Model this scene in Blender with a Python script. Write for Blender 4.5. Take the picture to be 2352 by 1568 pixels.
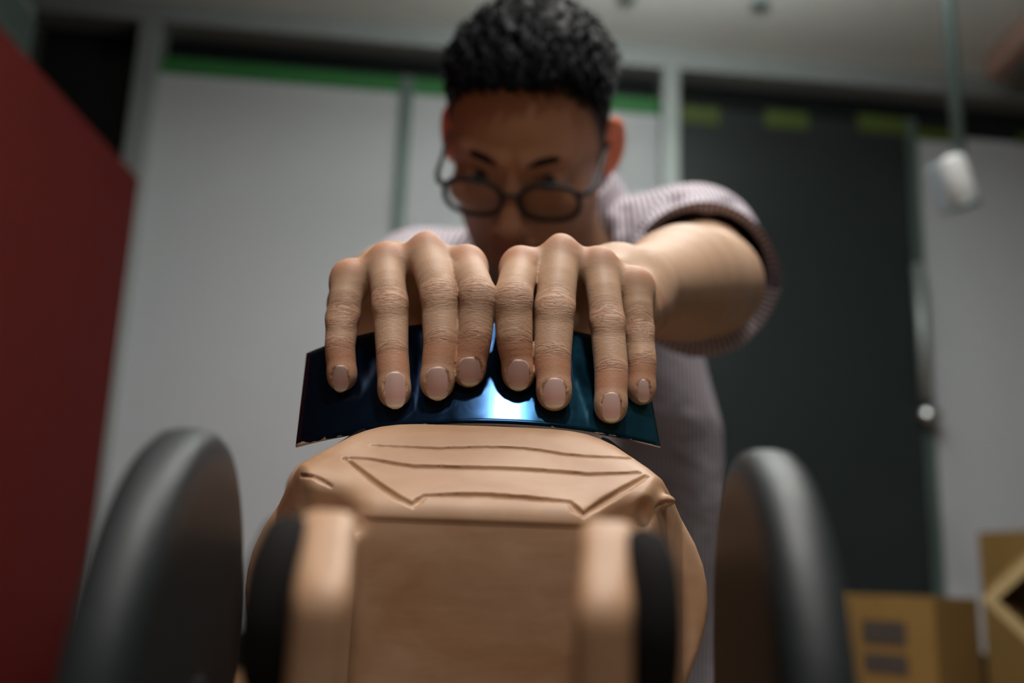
import bpy, bmesh, math, random
import numpy as np
from mathutils import Vector, Matrix

random.seed(7); rng = np.random.default_rng(7)
for o in list(bpy.data.objects): bpy.data.objects.remove(o, do_unlink=True)
scene = bpy.context.scene
COL = scene.collection

# ------------------------------------------------------------------ camera
FPX = 2352 * 35 / 36
CAMZ = 1.05
CAM = np.array([0, 0, CAMZ])
_th, _ph = math.radians(13.4), math.radians(2.1)
FW = np.array([0, math.cos(_th), math.sin(_th)])
_U0 = np.array([0, -math.sin(_th), math.cos(_th)])
RT = math.cos(_ph) * np.array([1., 0, 0]) + math.sin(_ph) * _U0
UP = math.cos(_ph) * _U0 - math.sin(_ph) * np.array([1., 0, 0])
def ray(px, py): return FW + (px - 1176) / FPX * RT - (py - 784) / FPX * UP
def at(px, py, d): return CAM + d * ray(px, py)
cd = bpy.data.cameras.new('camera'); cd.lens = 35; cd.sensor_width = 36
cd.clip_start = 0.02
cam = bpy.data.objects.new('camera', cd); COL.objects.link(cam)
cam.matrix_world = Matrix(((RT[0], UP[0], -FW[0], CAM[0]), (RT[1], UP[1], -FW[1], CAM[1]),
                           (RT[2], UP[2], -FW[2], CAM[2]), (0, 0, 0, 1)))
cd.dof.use_dof = True; cd.dof.focus_distance = 0.432; cd.dof.aperture_fstop = 4.6
scene.camera = cam

# ------------------------------------------------------------------ world, lights, exposure
w = bpy.data.worlds.new('world'); scene.world = w; w.use_nodes = True
w.node_tree.nodes['Background'].inputs[0].default_value = (0.5, 0.55, 0.6, 1)
w.node_tree.nodes['Background'].inputs[1].default_value = 0.02
scene.view_settings.view_transform = 'Standard'; scene.view_settings.look = 'None'
scene.view_settings.exposure = 0.0; scene.view_settings.gamma = 1.0
scene.view_settings.use_curve_mapping = False
CEIL = CAMZ + 1.94
LAMPS = [  # x, y, drop below ceiling, size x, size y, watts down, watts up : out-of-view luminaires, two of them added fill
    (0.09, -0.10, 0.00, 0.14, 0.09, 29, 0, (1, 0.97, 0.93)),
    (0.15, -1.45, 0.00, 0.60, 0.60, 21, 0, (1, 0.98, 0.95)),  # added soft fill behind the camera, lights the fronts
    (0.25, 0.85, 0.00, 0.60, 0.50, 13, 0, (1, 0.98, 0.95)),
    (0.70, 1.20, 0.00, 0.50, 0.50, 10, 0, (1, 0.98, 0.95)),
    (0.45, 2.10, 0.32, 0.70, 0.16, 3, 40, (0.96, 1, 0.98)),  # added uplight, put in to brighten the ceiling
]
for (lx, ly, dz, sx, sy, pw, pu, c) in LAMPS:
    for p_, up_ in ((pw, 0), (pu, 1)):
        if not p_: continue
        ld = bpy.data.lights.new('panel_light', 'AREA'); ld.shape = 'RECTANGLE'; ld.size = sx; ld.size_y = sy
        ld.energy = p_; ld.color = c
        lo = bpy.data.objects.new('panel_light', ld); COL.objects.link(lo); lo.location = (lx, ly, CEIL - dz - 0.05 if not up_ else CEIL - dz + 0.01)
        if up_: lo.rotation_euler = (math.pi, 0, 0)

# ------------------------------------------------------------------ materials
def s2l(c): return tuple((v / 255 / 12.92 if v / 255 <= .04045 else ((v / 255 + .055) / 1.055) ** 2.4) for v in c)
def mat(name, col, rough=0.6, metal=0.0, spec=0.5, noise=0.0, nscale=20, bump=0.0, bscale=80, coat=0.0, emit=0):
    m = bpy.data.materials.new(name); m.use_nodes = True
    nt = m.node_tree; b = nt.nodes['Principled BSDF']
    b.inputs['Base Color'].default_value = (*col, 1); b.inputs['Roughness'].default_value = rough
    b.inputs['Metallic'].default_value = metal; b.inputs['Specular IOR Level'].default_value = spec
    b.inputs['Coat Weight'].default_value = coat
    tc = nt.nodes.new('ShaderNodeTexCoord')
    if noise:
        n = nt.nodes.new('ShaderNodeTexNoise'); n.inputs['Scale'].default_value = nscale; n.inputs['Detail'].default_value = 5
        nt.links.new(tc.outputs['Object'], n.inputs['Vector'])
        mx = nt.nodes.new('ShaderNodeMix'); mx.data_type = 'RGBA'
        mx.inputs[6].default_value = (*[v * (1 - noise) for v in col], 1)
        mx.inputs[7].default_value = (*[min(1, v * (1 + noise)) for v in col], 1)
        nt.links.new(n.outputs['Fac'], mx.inputs[0]); nt.links.new(mx.outputs[2], b.inputs['Base Color'])
    if bump:
        n = nt.nodes.new('ShaderNodeTexNoise'); n.inputs['Scale'].default_value = bscale; n.inputs['Detail'].default_value = 6
        nt.links.new(tc.outputs['Object'], n.inputs['Vector'])
        bp = nt.nodes.new('ShaderNodeBump'); bp.inputs['Strength'].default_value = bump; bp.inputs['Distance'].default_value = 0.002
        nt.links.new(n.outputs['Fac'], bp.inputs['Height']); nt.links.new(bp.outputs[0], b.inputs['Normal'])
    if emit:
        b.inputs['Emission Color'].default_value = (*col, 1); b.inputs['Emission Strength'].default_value = emit
    return m
M = {}
M['ceiling'] = mat('ceiling_paint', (0.54, 0.56, 0.53), 0.9, noise=0.05, nscale=3, bump=0.1, bscale=60)
M['aluminium'] = mat('aluminium', (0.33, 0.36, 0.355), 0.45, 0.5, noise=0.05)
M['frost'] = mat('frosted_film', (0.49, 0.51, 0.54), 0.55, noise=0.04, nscale=2)
M['darkglass'] = mat('dark_glass', (0.012, 0.015, 0.015), 0.25, spec=0.4, noise=0.2, nscale=3)
M['door'] = mat('smoked_glass', (0.020, 0.026, 0.027), 0.35, spec=0.3, noise=0.15, nscale=2)
M['seam'] = mat('grey_green_profile', (0.10, 0.14, 0.13), 0.4, 0.3, noise=0.1)
M['green'] = mat('green_tape', (0.016, 0.15, 0.028), 0.6, noise=0.1)
M['lime'] = mat('lime_tape', (0.055, 0.085, 0.008), 0.6, noise=0.1)
M['red'] = mat('red_laminate', (0.085, 0.0055, 0.004), 0.7, spec=0.15, noise=0.08, nscale=4, bump=0.05)
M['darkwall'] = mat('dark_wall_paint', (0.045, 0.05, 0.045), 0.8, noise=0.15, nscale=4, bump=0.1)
M['wall'] = mat('wall_paint', (0.30, 0.30, 0.29), 0.85, noise=0.06, nscale=3, bump=0.1)
M['floor'] = mat('floor_vinyl', (0.16, 0.14, 0.12), 0.5, noise=0.15, nscale=5, bump=0.05)
M['wood'] = mat('bench_wood', (0.30, 0.14, 0.04), 0.5, noise=0.25, nscale=9, bump=0.1)
M['black'] = mat('black_plastic', (0.010, 0.010, 0.010), 0.6, spec=0.2, noise=0.1)
M['tabletop'] = mat('dark_table_wood', (0.11, 0.07, 0.04), 0.6, noise=0.25, nscale=9, bump=0.1)
M['white'] = mat('white_enamel', (0.52, 0.53, 0.52), 0.4, noise=0.03)
M['lampgrey'] = mat('grey_enamel', (0.25, 0.30, 0.32), 0.45, noise=0.05)
M['card'] = mat('cardboard', (0.20, 0.115, 0.026), 0.85, noise=0.12, nscale=12, bump=0.15, bscale=120)
M['cardedge'] = mat('cardboard_edge', (0.50, 0.38, 0.18), 0.85, noise=0.1, nscale=30, bump=0.2, bscale=200)
M['print'] = mat('printed_ink', (0.045, 0.035, 0.03), 0.8, noise=0.2, nscale=25)
M['rubber'] = mat('tyre_rubber', (0.016, 0.019, 0.020), 0.5, spec=0.35, noise=0.15, nscale=15, bump=0.06, bscale=150)
M['chrome'] = mat('satin_steel', (0.7, 0.72, 0.72), 0.25, 1.0, noise=0.03)
M['darkcore'] = mat('dark_foam', (0.008, 0.0065, 0.006), 0.9, spec=0.12, noise=0.15, bump=0.2)
M['tan'] = mat('brown_enamel', (0.28, 0.17, 0.13), 0.6, noise=0.1)
M['glow'] = mat('panel_diffuser', (1, 0.97, 0.92), 0.5, emit=2.0)
M['trousers'] = mat('dark_trousers', (0.03, 0.03, 0.04), 0.9, noise=0.2, nscale=40, bump=0.3, bscale=300)
M['frame'] = mat('spectacle_frame', (0.014, 0.018, 0.020), 0.45, spec=0.3, noise=0.1)
M['eyewhite'] = mat('eye', (0.14, 0.11, 0.10), 0.5, noise=0.02)
M['iris'] = mat('iris', (0.012, 0.008, 0.006), 0.08, noise=0.02)
M['shoe'] = mat('shoe_leather', (0.02, 0.018, 0.016), 0.4, noise=0.1)

def nodes_of(m): return m.node_tree, m.node_tree.nodes['Principled BSDF']
# --- clay: warm brown modelling clay with smears
def clay_mat():
    m = mat('modelling_clay', (0.40, 0.235, 0.135), 0.46, spec=0.35)
    nt, b = nodes_of(m); tc = nt.nodes.new('ShaderNodeTexCoord')
    n1 = nt.nodes.new('ShaderNodeTexNoise'); n1.inputs['Scale'].default_value = 26; n1.inputs['Detail'].default_value = 6
    n1.inputs['Distortion'].default_value = 0.6
    mp = nt.nodes.new('ShaderNodeMapping'); mp.inputs['Scale'].default_value = (1, 1.6, 1.6)
    nt.links.new(tc.outputs['Object'], mp.inputs[0]); nt.links.new(mp.outputs[0], n1.inputs['Vector'])
    r = nt.nodes.new('ShaderNodeValToRGB'); e = r.color_ramp.elements
    e[0].position = .32; e[0].color = (0.355, 0.190, 0.098, 1); e[1].position = .68; e[1].color = (0.445, 0.270, 0.162, 1)
    nt.links.new(n1.outputs['Fac'], r.inputs[0]); nt.links.new(r.outputs[0], b.inputs['Base Color'])
    n2 = nt.nodes.new('ShaderNodeTexNoise'); n2.inputs['Scale'].default_value = 220; n2.inputs['Detail'].default_value = 8
    n3 = nt.nodes.new('ShaderNodeTexNoise'); n3.inputs['Scale'].default_value = 35; n3.inputs['Detail'].default_value = 3
    mp2 = nt.nodes.new('ShaderNodeMapping'); mp2.inputs['Scale'].default_value = (0.25, 1, 1)
    nt.links.new(tc.outputs['Object'], mp2.inputs[0])
    nt.links.new(mp2.outputs[0], n2.inputs['Vector']); nt.links.new(tc.outputs['Object'], n3.inputs['Vector'])
    ad = nt.nodes.new('ShaderNodeMath'); ad.operation = 'MULTIPLY_ADD'; ad.inputs[1].default_value = 0.25
    nt.links.new(n2.outputs['Fac'], ad.inputs[0]); nt.links.new(n3.outputs['Fac'], ad.inputs[2])
    bp = nt.nodes.new('ShaderNodeBump'); bp.inputs['Strength'].default_value = 0.22; bp.inputs['Distance'].default_value = 0.0016
    nt.links.new(ad.outputs[0], bp.inputs['Height']); nt.links.new(bp.outputs[0], b.inputs['Normal'])
    mr = nt.nodes.new('ShaderNodeMapRange'); mr.inputs[3].default_value = .36; mr.inputs[4].default_value = .6
    nt.links.new(n3.outputs['Fac'], mr.inputs[0]); nt.links.new(mr.outputs[0], b.inputs['Roughness'])
    return m
M['clay'] = clay_mat()
# --- blued spring steel with chips near the working edge and a teal end; dark left end is painted-in reflection
def steel_mat():
    m = mat('blued_steel', (0.03, 0.12, 0.26), 0.24, 0.9)
    nt, b = nodes_of(m); b.inputs['Coat Weight'].default_value = 0.10; b.inputs['Coat Roughness'].default_value = 0.07; tc = nt.nodes.new('ShaderNodeTexCoord')
    at_ = nt.nodes.new('ShaderNodeAttribute'); at_.attribute_name = 'su'      # -1..1 along, used for the teal end and the painted dark end
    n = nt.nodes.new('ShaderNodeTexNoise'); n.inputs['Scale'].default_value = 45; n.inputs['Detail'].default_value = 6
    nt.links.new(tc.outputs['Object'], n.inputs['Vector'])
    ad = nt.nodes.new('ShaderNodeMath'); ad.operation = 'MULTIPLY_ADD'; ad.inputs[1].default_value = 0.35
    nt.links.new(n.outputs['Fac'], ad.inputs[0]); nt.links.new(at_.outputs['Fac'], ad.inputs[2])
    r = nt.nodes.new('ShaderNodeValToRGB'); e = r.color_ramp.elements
    e[0].position = .0; e[0].color = (0.006, 0.012, 0.028, 1); e[1].position = 1.0; e[1].color = (0.022, 0.14, 0.20, 1)  # left end darkened to paint in the dark reflection there
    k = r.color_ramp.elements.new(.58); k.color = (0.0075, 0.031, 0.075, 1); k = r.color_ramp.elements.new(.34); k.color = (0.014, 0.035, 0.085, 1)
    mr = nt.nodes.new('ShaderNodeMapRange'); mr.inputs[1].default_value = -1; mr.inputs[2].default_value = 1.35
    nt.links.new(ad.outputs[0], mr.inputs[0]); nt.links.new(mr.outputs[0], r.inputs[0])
    # chips of bare clay/metal
    at2 = nt.nodes.new('ShaderNodeAttribute'); at2.attribute_name = 'sv'
    n2 = nt.nodes.new('ShaderNodeTexNoise'); n2.inputs['Scale'].default_value = 230; n2.inputs['Detail'].default_value = 3
    n2b = nt.nodes.new('ShaderNodeTexNoise'); n2b.inputs['Scale'].default_value = 38; n2b.inputs['Detail'].default_value = 1
    nt.links.new(tc.outputs['Object'], n2.inputs['Vector']); nt.links.new(tc.outputs['Object'], n2b.inputs['Vector'])
    s = nt.nodes.new('ShaderNodeMath'); s.operation = 'MULTIPLY_ADD'; s.inputs[1].default_value = -0.11     # mm above the edge
    nt.links.new(at2.outputs['Fac'], s.inputs[0]); nt.links.new(n2.outputs['Fac'], s.inputs[2])
    s2 = nt.nodes.new('ShaderNodeMath'); s2.operation = 'ADD'; nt.links.new(s.outputs[0], s2.inputs[0]); nt.links.new(n2b.outputs['Fac'], s2.inputs[1])
    th = nt.nodes.new('ShaderNodeMapRange'); th.inputs[1].default_value = 1.0; th.inputs[2].default_value = 1.03
    nt.links.new(s2.outputs[0], th.inputs[0])
    mx = nt.nodes.new('ShaderNodeMix'); mx.data_type = 'RGBA'; mx.inputs[7].default_value = (0.42, 0.27, 0.17, 1)
    nt.links.new(th.outputs[0], mx.inputs[0]); nt.links.new(r.outputs[0], mx.inputs[6]); nt.links.new(mx.outputs[2], b.inputs['Base Color'])
    inv = nt.nodes.new('ShaderNodeMath'); inv.operation = 'MULTIPLY_ADD'; inv.inputs[1].default_value = -0.9; inv.inputs[2].default_value = 0.92
    nt.links.new(th.outputs[0], inv.inputs[0]); nt.links.new(inv.outputs[0], b.inputs['Metallic'])
    # smudges in the gloss
    n3 = nt.nodes.new('ShaderNodeTexNoise'); n3.inputs['Scale'].default_value = 60; n3.inputs['Detail'].default_value = 7; n3.inputs['Distortion'].default_value = 1.2
    nt.links.new(tc.outputs['Object'], n3.inputs['Vector'])
    mr3 = nt.nodes.new('ShaderNodeMapRange'); mr3.inputs[1].default_value = .3; mr3.inputs[2].default_value = .7; mr3.inputs[3].default_value = .12; mr3.inputs[4].default_value = .21
    nt.links.new(n3.outputs['Fac'], mr3.inputs[0]); nt.links.new(mr3.outputs[0], b.inputs['Roughness'])
    return m
M['steel'] = steel_mat()
M['bare'] = mat('bare_steel_edge', (0.6, 0.6, 0.6), 0.35, 1.0, noise=0.05)
# --- skin: attributes give joint wrinkles, flushed knuckles, stubble and a painted ear glow
def skin_mat():
    m = mat('skin', (0.46, 0.27, 0.165), 0.56, spec=0.35)
    nt, b = nodes_of(m); L = nt.links.new
    def A(n):
        a = nt.nodes.new('ShaderNodeAttribute'); a.attribute_name = n; return a.outputs['Fac']
    tc = nt.nodes.new('ShaderNodeTexCoord')
    n1 = nt.nodes.new('ShaderNodeTexNoise'); n1.inputs['Scale'].default_value = 70; n1.inputs['Detail'].default_value = 5
    L(tc.outputs['Object'], n1.inputs['Vector'])
    base = nt.nodes.new('ShaderNodeMix'); base.data_type = 'RGBA'
    base.inputs[6].default_value = (0.42, 0.250, 0.152, 1); base.inputs[7].default_value = (0.50, 0.315, 0.205, 1)
    L(n1.outputs['Fac'], base.inputs[0])
    def mixc(prev, fac, col):
        x = nt.nodes.new('ShaderNodeMix'); x.data_type = 'RGBA'; x.inputs[7].default_value = (*col, 1)
        L(fac, x.inputs[0]); L(prev, x.inputs[6]); return x.outputs[2]
    c = mixc(base.outputs[2], A('flush'), (0.44, 0.185, 0.10))
    c = mixc(c, A('pale'), (0.56, 0.42, 0.25))
    c = mixc(c, A('ear'), (0.75, 0.16, 0.06))  # red stands in for light shining through the ear
    c = mixc(c, A('face'), (0.36, 0.165, 0.085))
    c = mixc(c, A('stubble'), (0.05, 0.04, 0.035))
    c = mixc(c, A('lip'), (0.32, 0.11, 0.085))
    # wrinkles across the finger joints
    cx = nt.nodes.new('ShaderNodeCombineXYZ')
    L(A('fu'), cx.inputs[0]); L(A('fw'), cx.inputs[1]); L(A('fid'), cx.inputs[2])
    mp = nt.nodes.new('ShaderNodeMapping'); mp.inputs['Scale'].default_value = (1.0, 0.13, 7.3)
    L(cx.outputs[0], mp.inputs[0])
    wn = nt.nodes.new('ShaderNodeTexNoise'); wn.inputs['Scale'].default_value = 0.85; wn.inputs['Detail'].default_value = 3; wn.inputs['Distortion'].default_value = 0.5
    L(mp.outputs[0], wn.inputs['Vector'])
    ab = nt.nodes.new('ShaderNodeMath'); ab.operation = 'SUBTRACT'; ab.inputs[1].default_value = 0.5; L(wn.outputs['Fac'], ab.inputs[0])
    ab2 = nt.nodes.new('ShaderNodeMath'); ab2.operation = 'ABSOLUTE'; L(ab.outputs[0], ab2.inputs[0])
    mr = nt.nodes.new('ShaderNodeMapRange'); mr.inputs[1].default_value = 0.0; mr.inputs[2].default_value = 0.085; mr.clamp = True
    L(ab2.outputs[0], mr.inputs[0])                          # 0 in a crease, 1 between
    mm = nt.nodes.new('ShaderNodeMath'); mm.operation = 'MULTIPLY'; L(mr.outputs[0], mm.inputs[0]); L(A('wr'), mm.inputs[1])
    # fine skin grain
    vo = nt.nodes.new('ShaderNodeTexVoronoi'); vo.inputs['Scale'].default_value = 950; L(tc.outputs['Object'], vo.inputs['Vector'])
    g = nt.nodes.new('ShaderNodeMath'); g.operation = 'MULTIPLY_ADD'; g.inputs[1].default_value = 0.10
    L(vo.outputs['Distance'], g.inputs[0]); L(mm.outputs[0], g.inputs[2])
    bp = nt.nodes.new('ShaderNodeBump'); bp.inputs['Strength'].default_value = 0.7; bp.inputs['Distance'].default_value = 0.0008
    L(g.outputs[0], bp.inputs['Height']); L(bp.outputs[0], b.inputs['Normal'])
    # crease shade painted into the colour: knuckle folds mixed browner
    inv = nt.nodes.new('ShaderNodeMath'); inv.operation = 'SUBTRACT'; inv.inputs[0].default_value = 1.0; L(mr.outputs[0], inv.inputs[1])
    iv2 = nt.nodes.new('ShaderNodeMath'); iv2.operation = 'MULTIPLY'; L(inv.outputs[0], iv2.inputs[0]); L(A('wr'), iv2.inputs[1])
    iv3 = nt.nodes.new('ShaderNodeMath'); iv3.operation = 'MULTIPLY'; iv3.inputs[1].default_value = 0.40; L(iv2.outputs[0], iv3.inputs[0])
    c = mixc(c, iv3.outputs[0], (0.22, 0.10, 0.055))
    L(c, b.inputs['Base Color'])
    b.inputs['Subsurface Weight'].default_value = 0.12
    b.inputs['Subsurface Radius'].default_value = (1.0, 0.35, 0.2); b.inputs['Subsurface Scale'].default_value = 0.004
    return m
M['skin'] = skin_mat()
def nail_mat():
    m = mat('nail', (0.55, 0.30, 0.24), 0.46, spec=0.32)
    nt, b = nodes_of(m); L = nt.links.new
    a = nt.nodes.new('ShaderNodeAttribute'); a.attribute_name = 'nv'
    r = nt.nodes.new('ShaderNodeValToRGB'); e = r.color_ramp.elements
    e[0].position = 0; e[0].color = (0.66, 0.47, 0.42, 1); e[1].position = 1; e[1].color = (0.70, 0.57, 0.38, 1)
    for p, c in ((.3, (0.64, 0.42, 0.37)), (.70, (0.60, 0.33, 0.28)), (.84, (0.62, 0.40, 0.31)), (.91, (0.72, 0.60, 0.43))):
        k = r.color_ramp.elements.new(p); k.color = (*c, 1)
    L(a.outputs['Fac'], r.inputs[0]); L(r.outputs[0], b.inputs['Base Color'])
    return m
M['nail'] = nail_mat()
def shirt_mat():
    m = mat('striped_cotton', (0.5, 0.45, 0.5), 0.85, spec=0.2)
    nt, b = nodes_of(m); L = nt.links.new
    a = nt.nodes.new('ShaderNodeAttribute'); a.attribute_name = 'su'
    mu = nt.nodes.new('ShaderNodeMath'); mu.operation = 'MULTIPLY'; mu.inputs[1].default_value = 2 * math.pi / 0.0052
    L(a.outputs['Fac'], mu.inputs[0])
    si = nt.nodes.new('ShaderNodeMath'); si.operation = 'SINE'; L(mu.outputs[0], si.inputs[0])
    mr = nt.nodes.new('ShaderNodeMapRange'); mr.inputs[1].default_value = -0.5; mr.inputs[2].default_value = 0.5
    L(si.outputs[0], mr.inputs[0])
    mx = nt.nodes.new('ShaderNodeMix'); mx.data_type = 'RGBA'
    mx.inputs[6].default_value = (0.19, 0.125, 0.145, 1); mx.inputs[7].default_value = (0.60, 0.57, 0.62, 1)
    L(mr.outputs[0], mx.inputs[0]); L(mx.outputs[2], b.inputs['Base Color'])
    tc = nt.nodes.new('ShaderNodeTexCoord')
    n = nt.nodes.new('ShaderNodeTexNoise'); n.inputs['Scale'].default_value = 18; n.inputs['Detail'].default_value = 3; L(tc.outputs['Object'], n.inputs['Vector'])
    bp = nt.nodes.new('ShaderNodeBump'); bp.inputs['Strength'].default_value = 0.5; bp.inputs['Distance'].default_value = 0.012
    L(n.outputs['Fac'], bp.inputs['Height']); L(bp.outputs[0], b.inputs['Normal'])
    return m
M['shirt'] = shirt_mat()
M['hair'] = mat('black_hair', (0.004, 0.004, 0.005), 0.42, spec=0.05, noise=0.3, nscale=60, bump=0.15, bscale=160)
def lens_mat():
    m = bpy.data.materials.new('lens_glass'); m.use_nodes = True; nt = m.node_tree
    nt.nodes.clear(); o = nt.nodes.new('ShaderNodeOutputMaterial'); mx = nt.nodes.new('ShaderNodeMixShader')
    t = nt.nodes.new('ShaderNodeBsdfTransparent'); g = nt.nodes.new('ShaderNodeBsdfGlossy'); g.inputs['Roughness'].default_value = 0.05
    fr = nt.nodes.new('ShaderNodeFresnel'); fr.inputs[0].default_value = 1.12
    nt.links.new(fr.outputs[0], mx.inputs[0]); nt.links.new(t.outputs[0], mx.inputs[1]); nt.links.new(g.outputs[0], mx.inputs[2]); nt.links.new(mx.outputs[0], o.inputs[0])
    return m
M['lens'] = lens_mat()

# ------------------------------------------------------------------ object helpers
def tag(o, label=None, cat=None, group=None, kind=None):
    if label: o['label'] = label
    if cat: o['category'] = cat
    if group: o['group'] = group
    if kind: o['kind'] = kind
    return o
def empty(name, loc=(0, 0, 0), rot=None):
    e = bpy.data.objects.new(name, None); COL.objects.link(e); e.location = tuple(loc); e.empty_display_size = 0.05
    if rot is not None: e.rotation_euler = rot
    return e
def link(name, me, m, parent=None, smooth=False):
    o = bpy.data.objects.new(name, me); COL.objects.link(o)
    if m is not None: me.materials.append(M[m] if isinstance(m, str) else m)
    if smooth: me.polygons.foreach_set('use_smooth', np.ones(len(me.polygons), bool))
    if parent is not None: o.parent = parent
    return o
def from_bm(name, bm, m, parent=None, smooth=False):
    me = bpy.data.meshes.new(name); bmesh.ops.recalc_face_normals(bm, faces=bm.faces[:]); bm.to_mesh(me); bm.free()
    return link(name, me, m, parent, smooth)
def add_box(bm, c, s, bev=0.0, rot=None):
    r = bmesh.ops.create_cube(bm, size=1.0); vs = r['verts']
    mt = Matrix.Translation(Vector(tuple(c)))
    if rot is not None: mt = mt @ rot.to_4x4()
    bmesh.ops.transform(bm, matrix=mt @ Matrix.Diagonal((s[0], s[1], s[2], 1)), verts=vs)
    if bev:
        es = set()
        for v in vs: es.update(v.link_edges)
        bmesh.ops.bevel(bm, geom=list(es), offset=bev, segments=2, affect='EDGES', profile=0.6)
def box(name, c, s, m, parent=None, bev=0.003, rot=None):
    bm = bmesh.new(); add_box(bm, c, s, bev, rot); return from_bm(name, bm, m, parent)
def tube_mesh(bm, pts, rad, seg=10, cap=True):
    pts = [Vector(tuple(p)) for p in pts]; rings = []
    if not hasattr(rad, '__len__'): rad = [rad] * len(pts)
    for i, p in enumerate(pts):
        t = (pts[min(i + 1, len(pts) - 1)] - pts[max(i - 1, 0)]).normalized()
        a = t.orthogonal() if i == 0 else (pa - t * pa.dot(t))
        a.normalize(); pa = a; b = t.cross(a)
        rings.append([bm.verts.new(p + (a * math.cos(2 * math.pi * k / seg) + b * math.sin(2 * math.pi * k / seg)) * rad[i]) for k in range(seg)])
    for i in range(len(rings) - 1):
        for k in range(seg): bm.faces.new((rings[i][k], rings[i][(k + 1) % seg], rings[i + 1][(k + 1) % seg], rings[i + 1][k]))
    if cap: bm.faces.new(rings[0][::-1]); bm.faces.new(rings[-1])
def tube(name, pts, rad, m, parent=None, seg=12):
    bm = bmesh.new(); tube_mesh(bm, pts, rad, seg); return from_bm(name, bm, m, parent, True)
def lathe(name, prof, m, parent=None, axis='X', seg=64, smooth=True, loc=(0, 0, 0)):
    """profile of (axial, radius) spun about an axis"""
    bm = bmesh.new(); rings = []
    for (a, r) in prof:
        ring = []
        for k in range(seg):
            t = 2 * math.pi * k / seg; c, s = math.cos(t) * r, math.sin(t) * r
            p = {'X': (a, c, s), 'Y': (c, a, s), 'Z': (c, s, a)}[axis]
            ring.append(bm.verts.new((p[0] + loc[0], p[1] + loc[1], p[2] + loc[2])))
        rings.append(ring)
    for i in range(len(rings) - 1):
        for k in range(seg): bm.faces.new((rings[i][k], rings[i][(k + 1) % seg], rings[i + 1][(k + 1) % seg], rings[i + 1][k]))
    bm.faces.new(rings[0]); bm.faces.new(rings[-1][::-1])
    return from_bm(name, bm, m, parent, smooth)

# ------------------------------------------------------------------ implicit-surface modelling (one continuous mesh from soft unions)
def smin(a, b, k): h = np.maximum(k - np.abs(a - b), 0) / k; return np.minimum(a, b) - h * h * k * 0.25
def smax(a, b, k): return -smin(-a, -b, k)
def rc(P, a, b, r1, r2):
    a = np.asarray(a, np.float32); ba = (np.asarray(b, np.float32) - a); L2 = float(ba @ ba) + 1e-12
    q = P - a; t = np.clip(q @ ba / L2, 0, 1)
    return np.sqrt(((q - t[:, None] * ba) ** 2).sum(1)) - (r1 + (r2 - r1) * t)
def ell(P, c, r, B=None):
    q = P - np.asarray(c, np.float32)
    if B is not None: q = q @ np.asarray(B, np.float32).T
    r = np.asarray(r, np.float32); k0 = np.sqrt(((q / r) ** 2).sum(1)); k1 = np.sqrt(((q / (r * r)) ** 2).sum(1)) + 1e-9
    return k0 * (k0 - 1) / k1
def sph(P, c, r): return np.sqrt(((P - np.asarray(c, np.float32)) ** 2).sum(1)) - r
def rbox(P, c, h, r):
    q = np.abs(P - np.asarray(c, np.float32)) - (np.asarray(h, np.float32) - r)
    return np.sqrt((np.maximum(q, 0) ** 2).sum(1)) + np.minimum(q.max(1), 0) - r
def axis_pts(spans):
    """spans: (start, end, step) contiguous -> non-uniform coordinates"""
    out = []
    for a, b, h in spans:
        n = max(1, int(round((b - a) / h))); out.append(a + (b - a) * np.arange(n) / n)
    out.append([spans[-1][1]]); return np.concatenate(out).astype(np.float32)
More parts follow.
